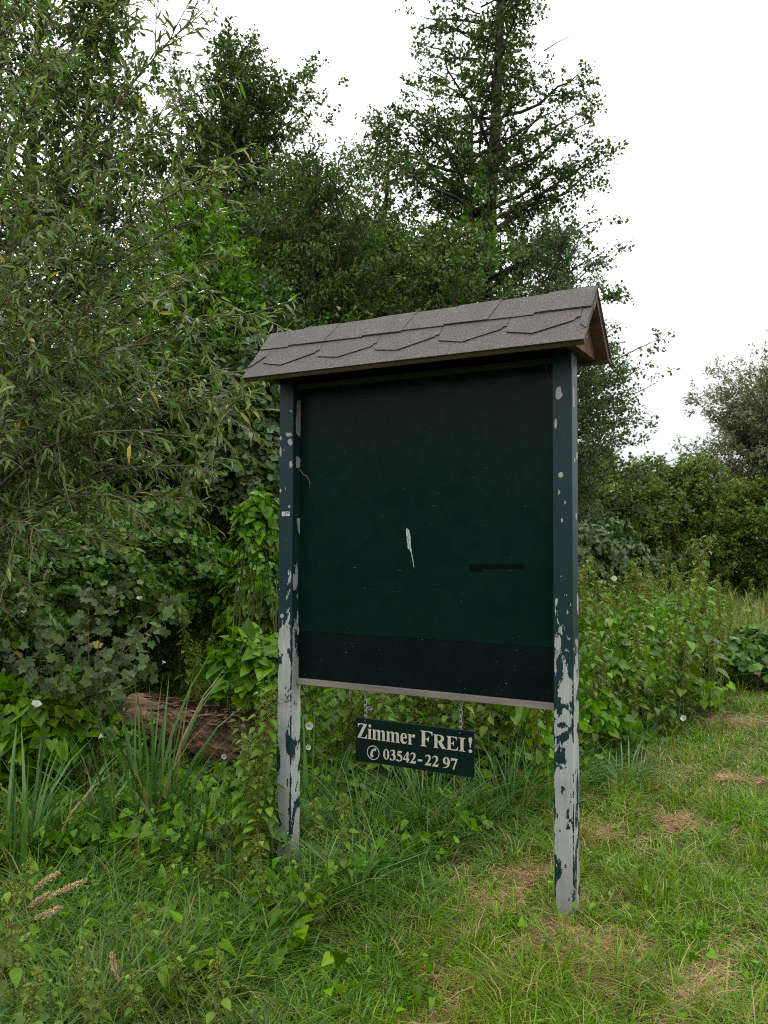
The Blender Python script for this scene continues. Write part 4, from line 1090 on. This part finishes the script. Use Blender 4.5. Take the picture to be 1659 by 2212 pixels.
mound(at(548, 1470, 6.0), (.30, .3, .34), 900, L_HEART, 'bindweed', .105, 'bindweed_mound', 'bright green mound of heart shaped bindweed leaves above the log', 'bindweed', 66, 260, M['bind_one'])
mound(at(560, 1330, 7.6), (.4, .4, .6), 1800, L_HEART8, 'bindweed', .07, 'bindweed_mound', 'loose bindweed heap behind the bright leaf mound', 'bindweed', 67)
mound(at(80, 1600, 5.6), (.42, .35, .42), 900, L_HEART, 'bindweed', .105, 'bindweed_mound', 'bindweed heap with large leaves left of the sedge', 'bindweed', 68, 160, M['bind_one'])
mound(at(1630, 1430, 9.6), (.62, .6, .34), 2400, L_LOBED8, 'hop', .08, 'hop_covered_mound', 'low dark hop mound at the right edge beside the mown strip', 'hop vine', 71)
mound(at(1100, 1560, 6.4), (.4, .35, .36), 1000, L_HEART, 'bindweed', .12, 'bindweed_mound', 'large leaved bindweed heap behind the right end of the hanging sign', 'bindweed', 72)
mound(at(1240, 1240, 11), (1.0, .8, .75), 3600, L_HEART8, 'dark', .08, 'vine_covered_bush', 'dark vine covered bush behind the bank next to the right post', 'bush', 73)
vine = empty('bindweed_vine', (*at(1400, 1500, 6.8)[:2], 0.0)); tag(vine, 'bindweed climbing through the nettle bank beside the mown strip', 'bindweed')
vo = np.array(vine.location)
y = rng.uniform(5.2, 11, 9000); d = rng.uniform(.12, 1.5, 9000); x = edge_x(y) - d; z = rng.random(9000) ** .8 * (.35 + .75 * sstep(.1, .9, d))
k = (wob(x * 1.3 + z * 2, y + z * 3, 1.4) > .12) & (x > .2)
P = np.stack([x, y, gz(x, y) + z], -1)[k][:3400] - vo; q = len(P)
Y = unit(rnd(q, .5) + np.array([.1, -.35, -.7])); Z = unit(rnd(q, .5) + np.array([.15, -.7, .5])); S = .07 * rng.uniform(.5, 1.25, q)
order = np.argsort(P[:, 1] - P[:, 2] - S * 6)
leaf_objects('leaf', [L_HEART], M['bind_one'], order[:300], P, Y, Z, S, vine)
mb = MB(); scatter(mb, L_HEART, P[order[300:]], Y[order[300:]], Z[order[300:]], S[order[300:]]); tag(mb.build('foliage', M['bindweed'], vine), kind='stuff')
# low cover of vine and nettle leaves on the ground of the ditch side
n_ = 24000
y = 4.4 * (13 / 4.4) ** rng.random(n_); x = rng.uniform(-.62, .62, n_) * y
d = edge_x(y) - x
k = (d > .35) & (rng.random(n_) < sstep(.3, .9, d)) & ((y > 4.9) | (x < -.9))
x, y, d = x[k], y[k], d[k]
hh = .06 + .34 * np.clip(.5 + .6 * wob(x, y, 1.6), 0, 1) * sstep(.4, 1.5, d)
P = np.stack([x, y, gz(x, y) + hh * rng.random(len(x)) ** .6], -1)
mb = MB(); k = rng.random(len(x)) < .55
Y = unit(rnd(len(x), .6) + np.array([0, -.5, -.2])); Z = unit(rnd(len(x), .38) + np.array([0, -.35, .9]))
S = .064 * rng.uniform(.5, 1.3, len(x))
scatter(mb, L_HEART8, P[k], Y[k], Z[k], S[k]); scatter(mb, L_NETTLE8, P[~k], Y[~k], Z[~k], S[~k])
tag(mb.build('ground_cover', M['bindweed']), 'tangle of low vine and weed leaves covering the ditch side', 'ground cover', kind='stuff')
# small leaves among the near grass
n_ = 4600
y = 2.75 * (6 / 2.75) ** rng.random(n_); x = rng.uniform(-.55, .6, n_) * y
keepm = (wob(x, y, 2.1) > -.05) & ((x < edge_x(y)) | (rng.random(len(x)) < .5))
x, y = x[keepm], y[keepm]
P = np.stack([x, y, gz(x, y) + rng.uniform(.02, .12, len(x)) + .12 * (x < edge_x(y)) * rng.random(len(x))], -1)
mb = MB(); Y = unit(rnd(len(x), .8) + np.array([0, 0, -.05])); Z = unit(rnd(len(x), .5) + np.array([0, -.1, .9])); S = np.where(x < edge_x(y), .06, .03) * rng.uniform(.35, 1.3, len(x)); kk = rng.integers(0, 3, len(x))
for q, tp in enumerate((L_HEART, L_NETTLE, (L_HEART[0] * np.array([.62, 1, 1]), L_HEART[1]))): scatter(mb, tp, P[kk == q], Y[kk == q], Z[kk == q], S[kk == q])
tag(mb.build('weed_leaves', M['bindweed']), 'small weed leaves scattered through the grass', 'weeds', kind='stuff')

# currant branches
cur = empty('currant_shrub', (*at(150, 1500, 5.6)[:2], float(gz(*at(150, 1500, 5.6)[:2]))))
tag(cur, 'sparse currant shrub with lobed leaves on bare arching branches', 'shrub')
co = np.array(cur.location); st = MB(); P_, Y_, Z_, S_ = [], [], [], []
for px, py, D in ((385, 1290, 5.4), (372, 1330, 5.2), (260, 1280, 5.6), (330, 1420, 5.2), (180, 1330, 5.5), (90, 1360, 5.4), (300, 1350, 5.7), (20, 1400, 5.3), (240, 1440, 5.3), (130, 1420, 5.2), (300, 1480, 5.1), (60, 1290, 5.8), (200, 1250, 6.0)):
    e_ = at(px, py, D) - co; pl = bez(np.array([rng.uniform(-.2, .2), rng.uniform(-.1, .1), .05]), np.array([e_[0] * .35, e_[1] * .5, e_[2] * .8]), e_, 9)
    st.tube(pl, np.linspace(.006, .002, 9), 5)
    for q in range(17):
        u = rng.uniform(.3, 1.0); b = np.array([np.interp(u, np.linspace(0, 1, 9), pl[:, j]) for j in range(3)]); o_ = unit(rnd(1)[0] * np.array([1, .8, .6]))
        for s2 in range(2):
            b2 = b + o_ * rng.uniform(.02, .06) + rnd(1, .02)[0]
            st.tube([b, b2], [.0015, .001], 3); P_.append(b2); Y_.append(o_ + rnd(1, .5)[0] + [0, 0, -.2]); Z_.append(np.array([0, -.45, .7]) + rnd(1, .4)[0]); S_.append(.062 * rng.uniform(.7, 1.3))
tag(st.build('branches', M['twig'], cur), kind='stuff')
P_, Y_, Z_, S_ = map(np.array, (P_, Y_, Z_, S_))
order = np.argsort(P_[:, 1]); M['currant_one'] = object_var(M['currant'])
leaf_objects('leaf', [L_LOBED], M['currant_one'], order[:290], P_, Y_, Z_, S_, cur)
mb = MB(); scatter(mb, L_LOBED, P_[order[290:]], Y_[order[290:]], Z_[order[290:]], S_[order[290:]]); tag(mb.build('foliage', M['currant'], cur), kind='stuff')

# white bindweed flowers
fl, cen = MB(), MB()
V = [(0, 0, -.03)]; T = []
k = 20
for rr_, zz in ((.35, -.012), (.75, .0), (1.0, .002)):
    for i in range(k):
        a = 2 * math.pi * i / k; lob = 1 + (.07 * math.cos(5 * a) if rr_ > .5 else 0)
        V.append((.027 * rr_ * lob * math.cos(a), .027 * rr_ * lob * math.sin(a), zz))
for i in range(k):
    j = (i + 1) % k; T += [(0, 1 + i, 1 + j)]
    for r in (0, 1): T += [(1 + r * k + i, 1 + (r + 1) * k + i, 1 + (r + 1) * k + j), (1 + r * k + i, 1 + (r + 1) * k + j, 1 + r * k + j)]
fl.add(V, T); fl_me = mesh_of(fl, 'petals', 'petal', True)
cen.tube([(0, 0, -.045), (0, 0, -.024)], [.006, .005], 6); cen_me = mesh_of(cen, 'calyx', 'stem')
for px, py, D, s, lb in ((79, 1520, 5.05, 1.5, 'large white bindweed flower left of the sedge'), (216, 1590, 4.9, 1.0, 'white bindweed flower among the sedge blades'), (301, 1291, 6.6, 1.1, 'white bindweed flower on the dark hop mound'), (51, 1318, 6.2, 1.1, 'white bindweed flower at the left edge on the hop vines'),
        (462, 1294, 7.6, 1.2, 'white bindweed flower in the gap behind the bright leaf mound'), (524, 1236, 7.2, 1.1, 'white bindweed flower near the dark leaf covered trunk'), (542, 1198, 7.2, 1.0, 'topmost white bindweed flower next to the weedy post'), (484, 1634, 5.4, .9, 'white bindweed flower at the foot of the log'),
        (354, 1430, 6.2, .8, 'white bindweed flower above the log'), (668, 1568, 5.3, 1.3, 'white bindweed flower just right of the weedy post'), (666, 1614, 5.25, .9, 'small white bindweed flower below another right of the weedy post'), (799, 1530, 5.4, 1.0, 'white bindweed flower behind the left chain'),
        (1063, 1544, 5.7, 1.2, 'white bindweed flower right of the hanging sign'), (1476, 1551, 6.6, 1.2, 'white bindweed flower low on the bank by the mown strip'), (1327, 1249, 6.2, 1.0, 'white bindweed flower high on the bank near the right post'), (1451, 1387, 6.5, 1.1, 'white bindweed flower halfway up the bank')):
    o = empty('bindweed_flower', at(px, py, D)); s *= .72; o.scale = (s, s, s * 1.2); o.rotation_euler = (math.radians(rng.uniform(15, 85)), rng.uniform(-.5, .5), rng.uniform(-1.3, 1.3))
    tag(o, lb, 'flower', 'white bindweed flowers'); link('petals', fl_me, o); link('calyx', cen_me, o)

# ------------------------------------------------------------------ sedges, tussocks and dry grass heads
def tussock(name, label, cat, px, D, n_, h, spread, w, lean, mat='sedge', group=None):
    x = at(px, 1171, D)[0]; o = empty(name, (x, D, float(gz(x, D))))
    tag(o, label, cat, group)
    a = rng.uniform(0, 6.28, n_); r = spread * rng.random(n_) ** .5
    base = np.stack([r * np.cos(a), r * np.sin(a), np.full(n_, -.02)], -1)
    mb = MB(); blades(mb, base, a + rng.normal(0, .5, n_), h * rng.uniform(.55, 1.08, n_), np.abs(rng.normal(lean, .28, n_)), w * rng.uniform(.6, 1.25, n_), st=(0, .25, .5, .75))
    tag(mb.build('blades', M[mat], o), kind='stuff'); return o
tussock('sedge_clump', 'tall sedge clump in front of the log', 'sedge', 345, 4.95, 40, 1.22, .12, .020, .32)
tussock('sedge_clump', 'sedge clump left of the tall one below the bindweed heap', 'sedge', 275, 4.85, 44, .85, .16, .014, .6)
tussock('sedge_clump', 'sedge clump at the left edge', 'sedge', 40, 4.4, 50, .85, .18, .016, .5)
tussock('sedge_clump', 'dense sedge clump between the tall one and the weedy post', 'sedge', 425, 4.6, 30, .62, .15, .015, .45)
tussock('sedge_clump', 'sedge clump near the left edge in front of the bindweed heap', 'sedge', 150, 4.6, 44, .75, .16, .014, .65)
tussock('sedge_clump', 'few stiff sedge blades in front of the weedy post', 'sedge', 505, 3.9, 7, .42, .05, .016, .2)
tussock('sedge_clump', 'sedge standing right behind the weedy post', 'sedge', 690, 5.1, 26, .85, .12, .015, .35)
tussock('grass_tussock', 'dark arching grass tussock below the hanging sign', 'grass', 925, 4.75, 130, .62, .16, .007, .75)
tussock('grass_tussock', 'arching grass tussock left of the one below the sign', 'grass', 790, 4.6, 120, .6, .17, .007, .75)
tussock('grass_tussock', 'grass tussock between the hanging sign and the right post', 'grass', 1090, 5.0, 130, .6, .2, .007, .75)
tussock('grass_tussock', 'grass tussock just left of the right post', 'grass', 1170, 5.2, 130, .55, .2, .007, .7)
tussock('grass_tussock', 'bluish drooping grass tussock behind the right post', 'grass', 1345, 5.6, 90, .42, .16, .008, 1.1)
tussock('grass_tussock', 'green grass tussock beside the foot of the right post', 'grass', 1400, 3.75, 90, .24, .1, .0045, .5, 'grass')
tussock('grass_tussock', 'grass tussock at the edge of the large straw patch', 'grass', 1450, 2.95, 120, .2, .09, .004, 1.1, 'grass')
tussock('grass_tussock', 'grass tussock left of the large straw patch', 'grass', 1130, 3.0, 120, .24, .11, .004, 1.0, 'grass')
tussock('grass_tussock', 'short grass tussock hiding the foot of the right post', 'grass', 1222, 3.62, 110, .16, .11, .004, .6, 'grass')
tussock('grass_tussock', 'grass tussock hiding the foot of the weedy post', 'grass', 622, 4.3, 80, .18, .14, .006, .6)
tussock('grass_tussock', 'grass tussock in the lower right corner', 'grass', 1600, 2.75, 130, .22, .12, .004, .9, 'grass')
tussock('grass_tussock', 'grass tussock at the right edge below the nettle bank', 'grass', 1640, 4.2, 90, .26, .12, .0045, .6, 'grass')
tussock('grass_tussock', 'upright grass tussock halfway along the mown strip', 'grass', 1560, 4.9, 90, .28, .1, .005, .5, 'grass')
for i, (px0, py0, pts, lb) in enumerate(((-60, 2080, [(20, 2000), (70, 1920), (125, 1886)], 'dry grass stalk with the topmost arched seed head at the left edge'), (-60, 2100, [(30, 2010), (100, 1940), (185, 1900)], 'dry grass stalk with the longest seed head pointing right'),
        (-40, 2110, [(20, 2040), (70, 1985), (132, 1960)], 'dry grass stalk with the lowest seed head at the left edge'), (-60, 2060, [(0, 2010), (60, 1960), (105, 1930)], 'dry grass stalk with a short seed head between the others'), (262, 2240, [(262, 2170), (255, 2120), (241, 2062)], 'single upright dry seed head in the lower left grass'))):
    D = 2.75 if i < 4 else 2.7
    root = at(px0, py0, D); root[2] = float(gz(root[0], root[1]))
    o = empty('dry_grass_stalk', root); tag(o, lb, 'grass', 'dry grass stalks')
    w = np.array([at(a, b, D + .02 * i) for a, b in pts]) - root; pl = np.vstack([[0, 0, 0], w])
    t = np.linspace(0, 1, len(pl)); tt = np.linspace(0, 1, 12); pl = np.stack([np.interp(tt, t, pl[:, j]) for j in range(3)], -1)
    mb = MB(); mb.tube(pl, np.linspace(.0016, .0008, 12), 4); mb.build('stem', M['straw'], o)
    kk = 420; u = rng.uniform(.68, 1.0, kk); P = np.stack([np.interp(u, tt, pl[:, j]) for j in range(3)], -1)
    P += rnd(kk, .0036) * (np.sin(np.pi * (u - .66) / .36)[:, None] + .15); ax2 = unit(pl[-1] - pl[-4])
    mb = MB(); scatter(mb, L_NARROW, P, ax2 + rnd(kk, .45), rnd(kk), rng.uniform(.006, .012, kk)); tag(mb.build('seed_head', M['panicle'], o), kind='stuff')

# ------------------------------------------------------------------ grass and straw
straw_c = np.array([[*on_ground(a, b)[:2], r] for a, b, r in ((1290, 2075, .21), (1010, 2030, .15), (960, 2110, .16), (860, 2190, .2), (1120, 1900, .13), (1560, 1690, .2), (1300, 1810, .13), (1480, 2130, .13), (1180, 1965, .11), (1450, 1780, .16), (1600, 1560, .3), (1090, 1960, .12), (1340, 2180, .2), (1640, 1480, .4))])
def strawness(x, y):
    v = np.zeros(len(x))
    for a, b, r in straw_c: v = np.maximum(v, np.exp(-(((x - a) / r) ** 2 + ((y - b) / (r * .8)) ** 2)))
    return v
def grass_field(n_tuft, per, y0, y1, mown, hmin, hmax, wid, lean, mat, name, label, xr=.72, st=(0, .4, .75)):
    y = y0 * (y1 / y0) ** rng.random(n_tuft); x = rng.uniform(-xr, xr, n_tuft) * y
    d = edge_x(y) - x + .12 * wob(x, y, 2.0)
    k = (d < .22) if mown else (d > -.08)
    den = np.clip(.85 + .5 * wob(x, y, 1.9), .25, 1) * (1 - .6 * strawness(x, y))
    k &= rng.random(n_tuft) < den
    x, y, d = x[k], y[k], d[k]
    th = rng.uniform(hmin, hmax, len(x)) * np.clip(.85 + .45 * wob(x + 3, y, 2.6), .45, 1.4)
    if not mown: th *= .55 + .45 * sstep(-.05, .7, d)
    i = np.repeat(np.arange(len(x)), per); n2 = len(i)
    a = rng.uniform(0, 6.28, n2); sc_ = np.sqrt(y[i] / 3)
    r = rng.random(n2) ** .5 * .05 * sc_
    bx, by = x[i] + r * np.cos(a), y[i] + r * np.sin(a)
    base = np.stack([bx, by, gz(bx, by) - .01], -1)
    mb = MB(); blades(mb, base, a + rng.normal(0, .7, n2), th[i] * rng.uniform(.5, 1.15, n2), np.abs(rng.normal(lean, .35, n2)), wid * sc_ * rng.uniform(.6, 1.3, n2), st=st)
    tag(mb.build(name, M[mat]), label, 'grass', kind='stuff')
    return n2
g1 = grass_field(23000, 12, 2.1, 18, True, .06, .19, .0038, .9, st=(0, .5), mat='grass', name='mown_grass', label='short green grass of the mown strip', xr=.6)
g2 = grass_field(12000, 9, 2.1, 7.5, False, .15, .38, .0060, 1.05, 'tall_grass', 'tall_grass', 'tall unmown grass round the posts', xr=.62)
g3 = grass_field(4200, 8, 9, 42, False, .45, .9, .009, .5, 'meadow', 'meadow_grass', 'yellowish tall meadow grass beyond the bank', st=(0, .5))
g4 = grass_field(900, 8, 16, 60, True, .10, .3, .012, .6, 'grass', 'far_grass', 'short grass far along the mown strip')
N = 60000
ci = rng.integers(0, len(straw_c), N); ci[rng.random(N) < .22] = 0
rr_ = np.abs(rng.normal(0, 1.0, N)); aa = rng.uniform(0, 6.28, N)
x = straw_c[ci, 0] + rr_ * np.cos(aa) * straw_c[ci, 2] * 1.25; y = straw_c[ci, 1] + rr_ * np.sin(aa) * straw_c[ci, 2]
k = rng.random(N) < .22
y[k] = 2.2 * (8 / 2.2) ** rng.random(k.sum()); x[k] = edge_x(y[k]) + rng.uniform(-.3, 3.0, k.sum())
k = wob(x * 3.1 + 1, y * 3.1, 1.7) + .6 * wob(x * 8, y * 8 + 2, 1.7) + rng.normal(0, .35, N) > .18
x, y = x[k], y[k]; N = len(x)
a = rng.uniform(0, 6.28, N); l = rng.uniform(.05, .17, N); w = .0022 * np.sqrt(y / 2.6)
P0 = np.stack([x, y, gz(x, y) + .003 + rng.random(N) * .03], -1)
dv = np.stack([np.cos(a), np.sin(a), rng.normal(0, .10, N)], -1) * l[:, None]; sv = np.stack([-np.sin(a), np.cos(a), np.zeros(N)], -1) * w[:, None]
bend = np.stack([-np.sin(a), np.cos(a), np.zeros(N)], -1) * (l * rng.normal(0, .12, N))[:, None]
V = np.stack([P0 - dv / 2 - sv / 2, P0 - dv / 2 + sv / 2, P0 + bend - sv / 2, P0 + bend + sv / 2, P0 + dv / 2], 1)
T = np.array([(0, 1, 3), (0, 3, 2), (2, 3, 4)])
mb = MB(); mb.add(V.reshape(-1, 3), (T[None] + (np.arange(N) * 5)[:, None, None]).reshape(-1, 3))
tag(mb.build('straw', M['straw']), 'dry cut straw lying in patches on the mown strip', 'straw', kind='stuff')
